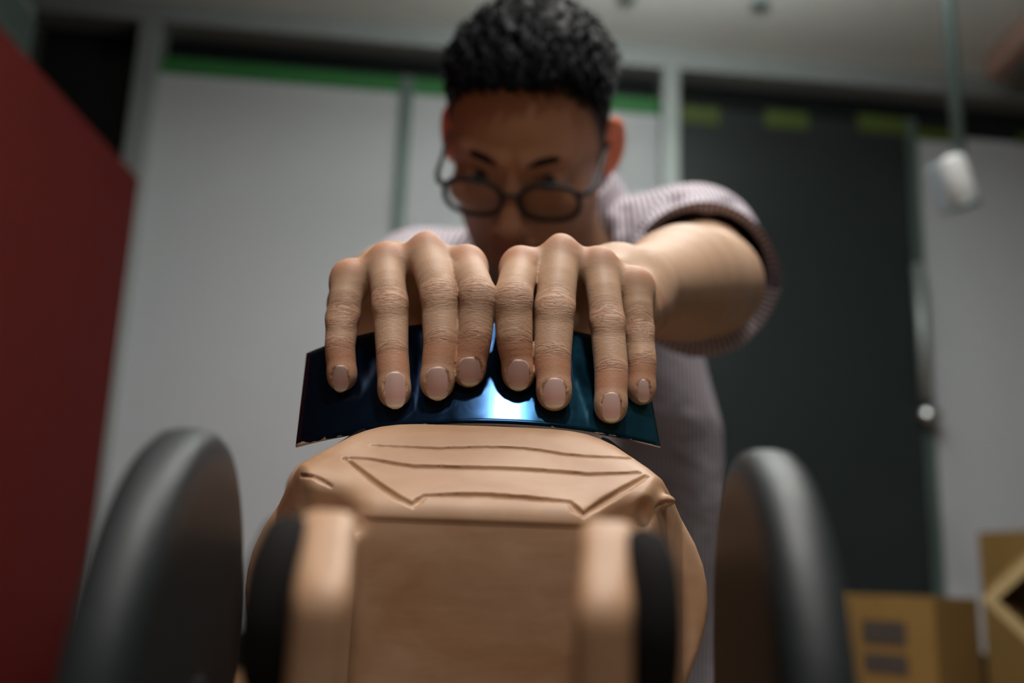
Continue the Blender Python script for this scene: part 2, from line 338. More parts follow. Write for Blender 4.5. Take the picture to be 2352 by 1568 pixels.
def isomesh(f, xs, ys, zs, name, B=6, margin=0.006, newton=2):
    nx, ny, nz = len(xs), len(ys), len(zs)
    def blocks(v):
        i0 = np.arange(0, len(v), B); i1 = np.minimum(i0 + B - 1, len(v) - 1); return i0, (v[i0] + v[i1]) / 2, (v[i1] - v[i0]) / 2
    bx, cx, hx = blocks(xs); by, cy, hy = blocks(ys); bz, cz, hz = blocks(zs)
    X, Y, Z = np.meshgrid(cx, cy, cz, indexing='ij'); HX, HY, HZ = np.meshgrid(hx, hy, hz, indexing='ij')
    fc = f(np.stack([X.ravel(), Y.ravel(), Z.ravel()], 1)); hd = np.sqrt(HX ** 2 + HY ** 2 + HZ ** 2).ravel()
    act = np.abs(fc) < hd * 1.35 + margin
    Fb = fc.reshape(X.shape)
    big = np.repeat(np.repeat(np.repeat(np.sign(Fb).astype(np.float32), B, 0), B, 1), B, 2)[:nx, :ny, :nz].copy()
    ai = np.argwhere(act.reshape(X.shape)); o = np.arange(B)
    for s in range(0, len(ai), 8000):
        a = ai[s:s + 8000] * B
        I = (a[:, 0, None] + o); J = (a[:, 1, None] + o); K = (a[:, 2, None] + o)
        I, J, K = np.broadcast_arrays(I[:, :, None, None], J[:, None, :, None], K[:, None, None, :])
        I, J, K = I.ravel(), J.ravel(), K.ravel(); ok = (I < nx) & (J < ny) & (K < nz); I, J, K = I[ok], J[ok], K[ok]
        big[I, J, K] = f(np.stack([xs[I], ys[J], zs[K]], 1))
    neg = big < 0
    cnt = np.zeros((nx - 1, ny - 1, nz - 1), np.uint8)
    for di in (0, 1):
        for dj in (0, 1):
            for dk in (0, 1): cnt += neg[di:nx - 1 + di, dj:ny - 1 + dj, dk:nz - 1 + dk]
    cells = np.flatnonzero((cnt > 0) & (cnt < 8)); del cnt
    ci, cj, ck = np.unravel_index(cells, (nx - 1, ny - 1, nz - 1))
    acc = np.zeros((len(cells), 3)); n = np.zeros(len(cells))
    cor = [(a, b, c) for a in (0, 1) for b in (0, 1) for c in (0, 1)]
    for c0 in cor:
        for ax in range(3):
            if c0[ax]: continue
            c1 = list(c0); c1[ax] = 1
            f0 = big[ci + c0[0], cj + c0[1], ck + c0[2]]; f1 = big[ci + c1[0], cj + c1[1], ck + c1[2]]
            m_ = (f0 < 0) != (f1 < 0); t = np.where(m_, f0 / np.where(m_, f0 - f1, 1), 0)
            p0 = np.stack([xs[ci + c0[0]], ys[cj + c0[1]], zs[ck + c0[2]]], 1); p1 = np.stack([xs[ci + c1[0]], ys[cj + c1[1]], zs[ck + c1[2]]], 1)
            acc += (p0 + (p1 - p0) * t[:, None]) * m_[:, None]; n += m_
    V = (acc / n[:, None]).astype(np.float32)
    quads = []
    S = (ny - 1) * (nz - 1); T = nz - 1
    for ax in range(3):
        sl0 = [slice(None)] * 3; sl1 = [slice(None)] * 3; sl0[ax] = slice(0, -1); sl1[ax] = slice(1, None)
        e = np.argwhere(neg[tuple(sl0)] != neg[tuple(sl1)])
        b_, c_ = [(1, 2), (2, 0), (0, 1)][ax]; dim = (nx, ny, nz)
        e = e[(e[:, b_] > 0) & (e[:, c_] > 0) & (e[:, b_] < dim[b_] - 1) & (e[:, c_] < dim[c_] - 1)]
        ids = []
        for db, dc in ((-1, -1), (0, -1), (0, 0), (-1, 0)):
            q = e.copy(); q[:, b_] += db; q[:, c_] += dc; ids.append(q[:, 0] * S + q[:, 1] * T + q[:, 2])
        q = np.stack([np.searchsorted(cells, i) for i in ids], 1)
        flip = ~neg[e[:, 0], e[:, 1], e[:, 2]]; q[flip] = q[flip][:, ::-1]; quads.append(q)
    Q = np.concatenate(quads)
    step = 0.0002
    for _ in range(newton):
        f0 = f(V); g = np.stack([f(V + np.eye(3, dtype=np.float32)[i] * step) - f0 for i in range(3)], 1) / step
        gl = np.sqrt((g ** 2).sum(1)) + 1e-6
        V = V - (np.clip(f0 / gl, -0.0015, 0.0015) / gl)[:, None] * g
    me = bpy.data.meshes.new(name); me.vertices.add(len(V)); me.vertices.foreach_set('co', V.astype(np.float32).ravel())
    me.loops.add(len(Q) * 4); me.loops.foreach_set('vertex_index', Q.ravel().astype(np.int32))
    me.polygons.add(len(Q)); me.polygons.foreach_set('loop_start', np.arange(0, len(Q) * 4, 4, dtype=np.int32))
    me.update(calc_edges=True); me.validate()
    return me, V
def attr(me, name, val):
    a = me.attributes.new(name, 'FLOAT', 'POINT'); a.data.foreach_set('value', np.asarray(val, np.float32))

# ================================================================== the room
WA = np.array([1, 0.105, 0]) / math.hypot(1, 0.105)           # along the glazed partition
WN = np.array([-WA[1], WA[0], 0])                              # into the wall
W0 = np.array([0, 3.33, 0]); WROT = Matrix.Rotation(math.atan(0.105), 3, 'Z')
def wbox(name, a0, a1, z0, z1, depth, front, m, parent=None, bev=0.004):
    """box in the partition's plane; front = how far its face stands proud of the plane; z relative to the camera"""
    c = W0 + WA * (a0 + a1) / 2 + WN * (depth / 2 - front); c = (c[0], c[1], CAMZ + (z0 + z1) / 2)
    return box(name, c, (a1 - a0, depth, z1 - z0), m, parent, bev, WROT)
def struct(o): o['kind'] = 'structure'; return o
struct(box('floor', (0.5, 1.0, -0.05), (8.5, 7.6, 0.1), 'floor', bev=0))
struct(box('ceiling', (0.5, 1.0, CEIL + 0.05), (8.5, 7.6, 0.1), 'ceiling', bev=0))
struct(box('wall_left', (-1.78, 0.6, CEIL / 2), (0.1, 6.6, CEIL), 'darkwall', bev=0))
struct(box('wall_right', (3.6, 1.0, CEIL / 2), (0.1, 7.4, CEIL), 'wall', bev=0))
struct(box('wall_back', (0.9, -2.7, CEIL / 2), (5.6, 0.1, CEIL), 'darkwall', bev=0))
part = struct(wbox('wall_front', -1.9, 3.7, -1.05, 1.94, 0.06, -0.10, 'darkglass', bev=0))
wbox('header_rail', -1.75, 3.5, 1.855, 1.94, 0.12, 0.05, 'aluminium', part)
wbox('base_panel', -1.75, 3.5, -1.05, -0.19, 0.05, 0.012, 'black', part)
for a, wd in ((-1.318, 0.075), (0.551, 0.065)):
    wbox('post', a - wd / 2, a + wd / 2, -1.05, 1.86, 0.12, 0.045, 'aluminium', part, 0.006)
wbox('mullion', -0.437, -0.392, -0.19, 1.75, 0.05, 0.012, 'seam', part)
wbox('mullion', 1.475, 1.515, -0.19, 1.76, 0.05, 0.010, 'seam', part)
wins = [(-1.28, -0.437, 'green'), (-0.392, 0.518, 'green'), (1.515, 2.60, None)]
for i, (a0, a1, tape) in enumerate(wins):
    wn_ = struct(wbox('window_%d' % (i + 1), a0, a1, -0.19, 1.69 if tape else 1.70, 0.012, 0.0, 'frost', bev=0.002))
    if tape: wbox('tape_strip', a0, a1, 1.685, 1.748, 0.006, 0.003, 'green', wn_, 0.001)
door = struct(wbox('door_1', 0.585, 1.475, -1.03, 1.73, 0.03, 0.0, 'door', bev=0.003))
for a0, a1, zz in ((0.60, 0.745, 1.70), (0.92, 1.09, 1.71), (1.285, 1.475, 1.725)):
    wbox('tape_strip', a0, a1, zz - 0.035, zz + 0.035, 0.006, 0.004, 'lime', door, 0.001)
wbox('tape_strip', 1.515, 1.68, 1.675, 1.725, 0.006, 0.004, 'lime', bpy.data.objects['window_3'], 0.001)
wbox('tape_strip', 1.93, 2.2, 1.69, 1.74, 0.006, 0.004, 'lime', bpy.data.objects['window_3'], 0.001)
hp = W0 + WA * 1.462 - WN * 0.05; hb = W0 + WA * 1.462
tube('edge_reflection_bar', [(hp[0], hp[1], CAMZ + z) for z in (0.66, 0.9, 1.16)], 0.018, 'aluminium', door)  # added bar standing in for the pale reflection along the glass edge
kn = W0 + WA * 1.472
bm = bmesh.new(); r_ = bmesh.ops.create_uvsphere(bm, u_segments=20, v_segments=12, radius=0.036)
bmesh.ops.transform(bm, matrix=Matrix.Translation((kn[0] - WN[0] * .055, kn[1] - WN[1] * .055, CAMZ + 0.606)) @ Matrix.Diagonal((1.1, 0.7, 0.95, 1)), verts=bm.verts)
tube_mesh(bm, [kn + np.array([0, 0, CAMZ + .606]), kn - WN * 0.05 + np.array([0, 0, CAMZ + .606])], 0.012)
from_bm('door_knob', bm, 'chrome', door, True)

# red partition panel on the left, with a dark capping rail above
rx = -1.175; rp = empty('partition_panel', (rx, 2.0, 0))
box('panel', (-0.02, -0.65, (CAMZ + 1.165) / 2), (0.04, 3.1, CAMZ + 1.165), 'red', rp, 0.004)
box('foot', (-0.02, 0.6, 0.02), (0.30, 0.06, 0.04), 'black', rp, 0.004); box('foot', (-0.02, -1.6, 0.02), (0.30, 0.06, 0.04), 'black', rp, 0.004)
tag(rp, 'tall dark red partition panel at the left edge', 'partition')
# grey cupboard glimpsed in the dark corner above the panel
gb = empty('wall_box', (-1.73 + 0.17, 2.62, CAMZ + 1.36))
box('housing', (-0.05, 0, 0.15), (0.2, 0.32, 0.30), 'lampgrey', gb, 0.01); box('cover', (0.055, 0, 0.15), (0.012, 0.26, 0.24), 'seam', gb, 0.004)
tag(gb, 'dim grey box on the dark wall above the red panel', 'box')

# ceiling light panels (lamp housings; the fill panel and the uplight bar are added)
for i, (lx, ly, dz, sx, sy, pw, pu, c) in enumerate(LAMPS):
    e = empty('ceiling_light', (lx, ly, CEIL - dz))
    bm = bmesh.new()
    for s in (-1, 1):
        add_box(bm, (s * (sx / 2 + 0.015), 0, -0.02), (0.03, sy + 0.06, 0.04), 0.003); add_box(bm, (0, s * (sy / 2 + 0.015), -0.02), (sx, 0.03, 0.04), 0.003)
    from_bm('frame', bm, 'white', e)
    box('diffuser', (0, 0, -0.012), (sx, sy, 0.02), 'glow', e, 0.002)
    if dz:
        for s in (-1, 1): tube('suspension_wire', [(s * sx * .4, 0, 0), (s * sx * .4, 0, dz)], 0.002, 'seam', e, 6)
    tag(e, ['small ceiling light panel above the camera', 'added fill light panel behind the camera', 'large ceiling light panel straight above the person', 'square ceiling light panel right of the person', 'added suspended uplight bar nearest the glass partition'][i], 'light', 'ceiling lights')
# small ceiling fittings
for (px, py, lab) in ((1745, 8, 'small round ceiling fitting above the dark door'), (1440, -6, 'small round ceiling fitting right of the head')):
    r = ray(px, py); p = CAM + r * ((CEIL - CAMZ) / r[2])
    o = lathe('ceiling_fitting', [(0, .03), (-.008, .032), (-.014, .022), (-.02, .006)], 'seam', axis='Z', seg=24, loc=(0, 0, 0)); o.location = tuple(p)
    tag(o, lab, 'fitting')
# brownish duct box on the ceiling at upper right
r = ray(2330, 90); p = CAM + r * ((CEIL - CAMZ) / r[2])
e = empty('ceiling_unit', (p[0] + 0.16, p[1] - 0.02, CEIL))
box('casing', (0, 0, -0.05), (0.42, 0.30, 0.1), 'tan', e, 0.012); box('grille', (0, 0, -0.104), (0.30, 0.2, 0.008), 'seam', e, 0.003)
tag(e, 'brownish unit fixed to the ceiling in the upper right corner', 'ceiling unit')

# pendant spotlight
pp = at(2203, 352, 2.15); pend = empty('pendant_spotlight', (pp[0], pp[1], CEIL))
tube('rod', [(0, 0, 0), (0, 0, pp[2] - CEIL - 0.02)], 0.014, 'seam', pend)
lathe('canopy', [(0, .045), (-.02, .045), (-.028, .03)], 'seam', pend, 'Z', 24)
ax0 = np.array(at(2185, 362, 2.15)); ax1 = np.array(at(2216, 478, 2.15)); dv = ax1 - ax0 + np.array([0, -0.01, 0])
q = Vector(tuple(dv)).to_track_quat('Z', 'Y'); ln = float(np.linalg.norm(dv))
hd = lathe('lamp_head', [(-.004, .014), (0, .024), (.006, .027), (ln * .5, .028), (ln * .93, .028), (ln * .95, .026)], 'white', pend, 'Z', 32)
hd.rotation_mode = 'QUATERNION'; hd.rotation_quaternion = q; hd.location = tuple(ax0 - np.array([pp[0], pp[1], CEIL]))
lathe('lamp_rim', [(ln * .93, .029), (ln, .030), (ln * 1.02, .028), (ln * 1.0, .024), (ln * .95, .02)], 'seam', hd, 'Z', 32)
bm = bmesh.new(); add_box(bm, (0.040, 0, ln * .5), (0.040, 0.045, ln * .98), 0.006); from_bm('grey_side_box', bm, 'lampgrey', hd)  # gives the lamp head its bluish-grey right side
tag(pend, 'white cylinder spotlight hanging on a thin dark rod', 'lamp')

# work bench along the partition, cartons on it
BZ = CAMZ - 0.285
bench = empty('workbench', (0.4, 2.55, 0))
box('bench_top', (0.3, 0, BZ - 0.02), (3.4, 1.15, 0.04), 'wood', bench, 0.004)
for sx in (-1.1, 1.85):
    for sy in (-0.5, 0.42): box('leg', (sx, sy, (BZ - 0.04) / 2), (0.06, 0.06, BZ - 0.04), 'black', bench, 0.004)
tag(bench, 'brown wooden workbench in front of the frosted glass partition', 'bench')

def carton(loc, size, rz, label, inner=None):
    """closed carton standing on the bench: six boards and a tape"""
    e = empty('cardboard_box', loc, (0, 0, rz)); sx, sy, sz = size; t = 0.006
    for s in (-1, 1):
        box('side_board', (s * (sx / 2 - t / 2), 0, sz / 2), (t, sy, sz), 'card', e, 0.002); box('side_board', (0, s * (sy / 2 - t / 2), sz / 2), (sx - 2 * t, t, sz), 'card', e, 0.002)
        box('top_flap', (0, s * sy / 4, sz + t / 2), (sx, sy / 2 - 0.001, t), 'card', e, 0.002)
    box('bottom_board', (0, 0, t / 2), (sx - 2 * t, sy - 2 * t, t), 'card', e, 0.001)
    tag(e, label, 'box', 'cardboard boxes on the bench')
    return e
c0 = at(2125, 1540, 2.30)
ca = carton((c0[0] + 0.05, c0[1] + 0.17, BZ), (0.25, 0.25, c0[2] + 0.160 - BZ), math.radians(43), 'closed cardboard carton with dark printed panel on its side')
ca.location = (c0[0] + 0.028, c0[1] + 0.16, BZ)
hh = c0[2] + 0.160 - BZ
box('printed_panel', (-0.126, 0.0, hh * .70), (0.002, 0.11, 0.055), 'print', ca, 0)
box('printed_panel', (-0.126, 0.0, hh * .44), (0.002, 0.11, 0.045), 'print', ca, 0)
# open carton lying on its edge, mouth towards the room, pale cut edges
oc = empty('open_carton', tuple(at(2255, 1375, 2.05)))
oc.rotation_euler = (0, math.radians(0), 0)
e1 = np.array(at(2400, 1240, 2.0)) - at(2250, 1375, 2.05); e2 = np.array(at(2352, 1545, 2.0)) - at(2250, 1375, 2.05)
e1 /= np.linalg.norm(e1); e2 -= e1 * (e1 @ e2); e2 /= np.linalg.norm(e2); e3 = np.cross(e1, e2)
if e3[1] < 0: e3 = -e3
Rm = Matrix((tuple(e1), tuple(e2), tuple(e3))).transposed()
def ocb(name, c, s, m, par=oc): return box(name, tuple(Rm @ Vector(c)), s, m, par, 0.001, Rm)
L1, L2, DP, t = 0.30, 0.25, 0.22, 0.020
ocb('side_board', (L1 / 2, t / 2, DP / 2), (L1, t, DP), 'card'); ocb('side_board', (L1 / 2, L2 - t / 2, DP / 2), (L1, t, DP), 'card')
ocb('side_board', (t / 2, L2 / 2, DP / 2), (t, L2 - 2 * t, DP), 'card'); ocb('side_board', (L1 - t / 2, L2 / 2, DP / 2), (t, L2 - 2 * t, DP), 'card')
ocb('bottom_board', (L1 / 2, L2 / 2, DP), (L1, L2, 0.008), 'card')
ocb('cut_edge', (L1 / 2, t / 2, -0.002), (L1, t, 0.004), 'cardedge'); ocb('cut_edge', (t / 2, L2 / 2, -0.002), (t, L2 - 2 * t, 0.004), 'cardedge')
ocb('cut_edge', (L1 / 2, L2 - t / 2, -0.002), (L1, t, 0.004), 'cardedge'); ocb('cut_edge', (L1 - t / 2, L2 / 2, -0.002), (t, L2 - 2 * t, 0.004), 'cardedge')
tag(oc, 'open carton tipped on its corner with pale cut edges', 'box', 'cardboard boxes on the bench')
c1 = at(2345, 1330, 2.5)
cb = carton((c1[0] + 0.16, c1[1] + 0.12, BZ), (0.30, 0.22, at(2300, 1215, 2.45)[2] - BZ), math.radians(14), 'tall brown carton standing behind the tipped open carton')

# ================================================================== modelling table (under the clay)
TZ = CAMZ - 0.1655 * 0.66 - 0.0003
tb = empty('modelling_table', (0, 0.40, 0))
box('table_top', (0, 0.02, TZ - 0.015), (0.75, 0.60, 0.03), 'tabletop', tb, 0.004)
for sx in (-0.33, 0.33):
    for sy in (-0.23, 0.27): box('leg', (sx, sy, (TZ - 0.03) / 2), (0.045, 0.045, TZ - 0.03), 'black', tb, 0.003)
tag(tb, 'small wooden modelling table under the clay car', 'table')

# ================================================================== steel scraper (needed for finger depths)
LEAN, SR, HALF = math.radians(32), 0.220, 0.0822
SX = RT / np.linalg.norm(RT); SF = np.array([0, 1., 0]); SF = SF - SX * (SX @ SF); SF /= np.linalg.norm(SF); SU = np.cross(SX, SF)
SN = -math.cos(LEAN) * SF + math.sin(LEAN) * SU; SV = math.sin(LEAN) * SF + math.cos(LEAN) * SU
SC = at(1096, 972.5, 0.437)
def sheet_pt(a, v, off=0.0): return SC + SX * ((SR + off) * math.sin(a)) + SN * ((SR + off) * math.cos(a) - SR) + SV * v
def sheet_depth(px, py):
    r = ray(px, py); o = CAM - SC
    ox, on = o @ SX, o @ SN + SR; dx, dn = r @ SX, r @ SN
    A, B_, C_ = dx * dx + dn * dn, 2 * (ox * dx + on * dn), ox * ox + on * on - SR * SR
    return (-B_ - math.sqrt(max(0, B_ * B_ - 4 * A * C_))) / (2 * A)
def scraper():
    NA, NV, TH = 64, 20, 0.0007; am = math.asin(HALF / SR)
    verts, su, sv = [], [], []
    for side in (0, 1):
        for i in range(NA + 1):
            a = -am + 2 * am * i / NA
            top = 0.0655 - 0.006 * max(0, a / am) ** 2 - 0.0045 * max(0, -a / am) ** 3
            for j in range(NV + 1):
                v = top * j / NV
                aa = a * (1 + (0.055 if a < 0 else -0.03) * (j / NV))
                verts.append(sheet_pt(aa, v, 0 if side == 0 else -TH)); su.append(a / am); sv.append(v * 1000)
    K = (NA + 1) * (NV + 1); idx = lambda s, i, j: s * K + i * (NV + 1) + j
    f, mi = [], []
    for i in range(NA):
        for j in range(NV):
            f.append((idx(0, i, j), idx(0, i + 1, j), idx(0, i + 1, j + 1), idx(0, i, j + 1))); mi.append(0)
            f.append((idx(1, i, j + 1), idx(1, i + 1, j + 1), idx(1, i + 1, j), idx(1, i, j))); mi.append(0)
        f.append((idx(1, i, 0), idx(1, i + 1, 0), idx(0, i + 1, 0), idx(0, i, 0))); mi.append(1)
        f.append((idx(0, i, NV), idx(0, i + 1, NV), idx(1, i + 1, NV), idx(1, i, NV))); mi.append(1)
    for j in range(NV):
        f.append((idx(0, 0, j), idx(0, 0, j + 1), idx(1, 0, j + 1), idx(1, 0, j))); mi.append(1)
        f.append((idx(0, NA, j + 1), idx(0, NA, j), idx(1, NA, j), idx(1, NA, j + 1))); mi.append(1)
    me = bpy.data.meshes.new('steel_scraper'); me.from_pydata([tuple(p) for p in verts], [], f)
    attr(me, 'su', su); attr(me, 'sv', sv)
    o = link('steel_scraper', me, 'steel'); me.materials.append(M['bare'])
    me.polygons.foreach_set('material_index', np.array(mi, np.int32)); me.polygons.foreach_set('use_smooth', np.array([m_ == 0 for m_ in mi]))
    tag(o, 'bent blue steel scraper blade held against the clay hood', 'scraper')
    return o
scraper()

# ================================================================== clay car model
CX = -0.011
def cw(x, y, z): return np.array([CX + x / 1000, y / 1000, CAMZ + z / 1000])
PROF = np.array([(0, 66.0), (25, 65.2), (42, 62.8), (54, 58.0), (62, 51.5), (71, 44), (83, 30), (93, 12), (96, -4), (94, -20), (84, -45), (74, -72), (64, -94), (0, -97)]) / 1000
def poly_sdf(x, z, pts):
    d = np.full(x.shape, 1e9, np.float32); s = np.ones(x.shape, np.float32); n = len(pts); j = n - 1
    for i in range(n):
        ex, ez = pts[j] - pts[i]; wx, wz = x - pts[i][0], z - pts[i][1]
        t = np.clip((wx * ex + wz * ez) / (ex * ex + ez * ez), 0, 1); bx_, bz_ = wx - ex * t, wz - ez * t
        d = np.minimum(d, bx_ * bx_ + bz_ * bz_)
        c1, c2, c3 = z >= pts[i][1], z < pts[j][1], ex * wz > ez * wx
        s = np.where((c1 & c2 & c3) | (~c1 & ~c2 & ~c3), -s, s); j = i
    return s * np.sqrt(d)
_ch = [PROF[0]]
for a_, b_ in zip(PROF[:-1], PROF[1:]): _ch += [a_ * .75 + b_ * .25, a_ * .25 + b_ * .75]
PROF = np.array(_ch[:1] + _ch[2:-1] + [PROF[-2] * .25 + PROF[-1] * .75, PROF[-1]])
PP = np.concatenate([PROF, PROF[::-1][1:-1] * np.array([-1, 1])])
GROOVES = [
    ([(855, 1023), (925, 1026), (1004, 1030), (1060, 1028), (1108, 1026.5), (1196, 1029), (1240, 1034), (1288, 1042.6), (1350, 1048), (1452, 1052)], 0.75),
    ([(805, 1051), (845, 1054), (874, 1058.6), (905, 1065), (951, 1071), (1043, 1073), (1157, 1076), (1257, 1081.6), (1349, 1089), (1410, 1088), (1467, 1085)], 1.0),
    ([(792, 1052), (830, 1084), (874, 1118), (912, 1141), (949, 1160)], 1.15), ([(949, 1160), (962, 1148), (976, 1138)], 1.15),
    ([(976, 1138), (1040, 1136), (1111, 1137), (1200, 1143), (1307, 1152)], 1.2), ([(1307, 1152), (1322, 1168), (1339, 1183)], 1.2),
    ([(1339, 1183), (1380, 1157), (1430, 1125), (1485, 1093)], 1.1),
    ([(690, 1092), (717, 1093), (740, 1104), (761, 1117)], 0.7),
    ([(1506, 1168), (1520, 1157), (1538, 1152), (1556, 1157), (1592, 1192)], 0.7)]
POCK, BEAD = [], []
AS = 0.66                    # the forward arms and wheels stand well in front of the hood
def clay_base(P):
    x = P[:, 0] - CX; y = P[:, 1]; z = P[:, 2] - CAMZ; ax = np.abs(x)
    body = poly_sdf(ax, z, PP) - 0.002
    # body tapers and drops behind the crest; the hood slope falls towards the camera
    body = smax(body, (z - 0.0665) * 0.98 + (y - 0.445) * 0.20, 0.006)
    slope = (z - 0.0665) * 0.743 - (y - 0.4335) * 0.67 + 0.0000 - np.maximum(0, ax - 0.045) * 0.02
    body = smax(body, slope, 0.007)
    front = 0.3885 + 0.9 * np.maximum(0, ax - 0.060) ** 1.15 * 3.0
    front = np.minimum(front, 0.43)
    body = smax(body, (front - y), 0.004)
    body = smax(body, y - 0.60, 0.02)
    # flank hollows beside the front panel
    for s in (-1, 1):
        body = smax(body, -ell(P, cw(s * 62, 389, 22), np.array([14, 12, 11]) / 1000), 0.010)
    # grille face set back under the lip
    body = smax(body, np.minimum(0.3884 + 0.13 * (0.02 - z) - y, 0.0195 - z), 0.003)
    for c_, r_ in POCK: body = smax(body, -ell(P, c_, r_), 0.003)      # small torn pocket and its raised lip
    for c_, r_ in BEAD: body = smin(body, ell(P, c_, r_), 0.004)
    # two forward arms
    for s in (-1, 1):
        px = s * x; t_ = np.clip((y - AS * 0.300) / (0.40 - AS * 0.300), 0, 1)
        cxm = AS * 0.0412 + s * 0.0033 * (1 - t_) + (0.057 - AS * 0.0412) * t_; hw = AS * 0.0085 + 0.0045 * t_
        arm = (np.abs(px - cxm) - hw) * 0.97
        arm = smax(arm, (AS * 0.300 - y - 0.14 * z) * .98, 0.005)
        arm = smax(arm, z - AS * 0.0205, 0.004); arm = smax(arm, (z + AS * 0.004) * 0.78 - (y - AS * 0.304) * 0.62, 0.004)
        arm = smax(arm, y - 0.43, 0.004); arm = smax(arm, -0.085 - z, 0.01)
        body = smin(body, arm, 0.006)
    return body
GT = []
def clay_f(P):
    d = clay_base(P)
    for tris in GT:
        lo = np.min([t[0] for t in tris] + [t[1] for t in tris], 0) - 0.006; hi = np.max([t[0] for t in tris] + [t[1] for t in tris], 0) + 0.006
        m_ = ((P > lo) & (P < hi)).all(1)
        if not m_.any(): continue
        Q = P[m_]; g = np.full(len(Q), 1.0, np.float32)
        for (a, b, ra, rb) in tris: g = np.minimum(g, rc(Q, a, b, ra, rb))
        d[m_] = smax(d[m_], -g, 0.0005)
    return d
def trace(f, px, py, d0, d1):
    r = ray(px, py); ds = np.linspace(d0, d1, 500); P = (CAM + ds[:, None] * r).astype(np.float32); v = f(P)
    i = np.argmax(v < 0); 
    if v[i] >= 0: return None
    t = v[i - 1] / (v[i - 1] - v[i]) if i else 0
    return CAM + r * (ds[i - 1] + (ds[i] - ds[i - 1]) * t)
pk = trace(clay_base, 1484, 1180, .34, .5); bd = trace(clay_base, 1515, 1150, .34, .5)
POCK.append((pk - FW * 0.0025, (.0042, .0060, .0060))); BEAD.append((bd + FW * 0.001, (.0065, .004, .003)))
for pts, rad in GROOVES:
    # resample densely and drop onto the clay
    pt = np.array(pts, float); seg = np.r_[0, np.cumsum(np.hypot(*np.diff(pt, axis=0).T))]; n = max(3, int(seg[-1] / 12))
    s = np.linspace(0, seg[-1], n); qx, qy = np.interp(s, seg, pt[:, 0]), np.interp(s, seg, pt[:, 1])
    hit = [trace(clay_base, a, b + random.uniform(-.6, .6), 0.34, 0.5) for a, b in zip(qx, qy)]
    hit = [h for h in hit if h is not None]; N = len(hit)
    rr = [1.5 * rad / 1000 * (0.6 + 0.4 * min(1, 4 * min(i, N - 1 - i) / max(1, N)) + random.uniform(-.05, .05)) for i in range(N)]
    GT.append([(np.array(hit[i]), np.array(hit[i + 1]), rr[i], rr[i + 1]) for i in range(N - 1)])
car = empty('clay_car_model', (CX, 0.42, TZ))
me, _ = isomesh(clay_f, axis_pts([(CX - .115, CX - .075, .0016), (CX - .075, CX + .078, .0007), (CX + .078, CX + .115, .0016)]),
                axis_pts([(.186, .375, .0022), (.375, .445, .0007), (.445, .63, .005)]),
                axis_pts([(CAMZ - .125, CAMZ + .012, .002), (CAMZ + .012, CAMZ + .072, .0007)]), 'clay_body')
o = link('clay_body', me, 'clay', None, True)
def adopt(o, p):
    bpy.context.view_layer.update(); o.parent = p; o.matrix_parent_inverse = p.matrix_world.inverted()
adopt(o, car)
tag(car, 'brown clay car model with black wheels and engraved hood lines', 'model car')
# wheels: tyre, rim, hub, axle
WR_ = 0.111 * AS
WPROF = [(-.0118, .70), (-.0125, .84), (-.0121, .915), (-.0108, .962), (-.0078, .990), (-.003, 1.0), (.003, 1.0), (.0078, .990), (.0108, .962), (.0121, .915), (.0125, .84), (.0118, .70)]
def sc(prof): return [(a * AS, r * AS) for a, r in prof]
CXW = -0.0124 * AS - CX
for s in (-1, 1):
    we = empty('wheel', (0, 0, 0)); we.parent = car; we.location = (s * 0.1218 * AS + CXW, 0.4219 * AS - 0.42, WR_ + 0.0003)
    we.rotation_euler = (Matrix.Rotation(-s * 0.023, 3, 'Y') @ Matrix.Rotation(-s * 0.099, 3, 'Z')).to_euler()
    lathe('tyre', [(a * AS, r * WR_) for a, r in WPROF], 'rubber', we, 'X', 96)
    lathe('rim', sc([(-.009, .060), (-.0116, .078), (-.006, .0785), (.006, .0785), (.0116, .078), (.009, .060), (.006, .05), (.006, .014), (-.006, .014), (-.006, .05)]), 'black', we, 'X', 64)
    lathe('hub', sc([(-.014, .006), (-.014, .013), (.014, .013), (.014, .006)]), 'darkcore', we, 'X', 32)
    ax_ = lathe('axle', [(0, .004), (.050, .004)], 'darkcore', car, 'X', 20); ax_.location = (s * 0.112 * AS + CXW - (0.050 if s > 0 else 0), 0.4219 * AS - 0.42, WR_)
    # dark drum on the outer side of the forward arm
    dr = lathe('drum', sc([(-.009, .014), (-.009, .024), (-.006, .0305), (0, .0325), (.006, .0305), (.009, .024), (.009, .014)]), 'darkcore', car, 'X', 48)
    dr.location = (s * 0.0585 * AS + CXW, 0.338 * AS - 0.42, CAMZ - TZ - 0.014 * AS)
# dark armature showing at the rear corner of the hood
for s in (-1, 1):
    a_ = cw(s * 58, 462, 47); bm = bmesh.new(); add_box(bm, (0, 0, 0), (0.022, 0.05, 0.013), 0.004, Matrix.Rotation(s * 0.62, 3, 'Y'))
    o = from_bm('armature', bm, 'darkcore'); o.location = tuple(a_ + np.array([0, .0, 0.0055])); adopt(o, car)
bm = bmesh.new(); bmesh.ops.create_uvsphere(bm, u_segments=28, v_segments=16, radius=1)      # rear haunch, far behind the hood
bmesh.ops.transform(bm, matrix=Matrix.Translation(tuple(at(745, 1135, .60))) @ Matrix.Diagonal((0.021, 0.05, 0.022, 1)), verts=bm.verts)
o = from_bm('rear_haunch', bm, 'clay', None, True); adopt(o, car)

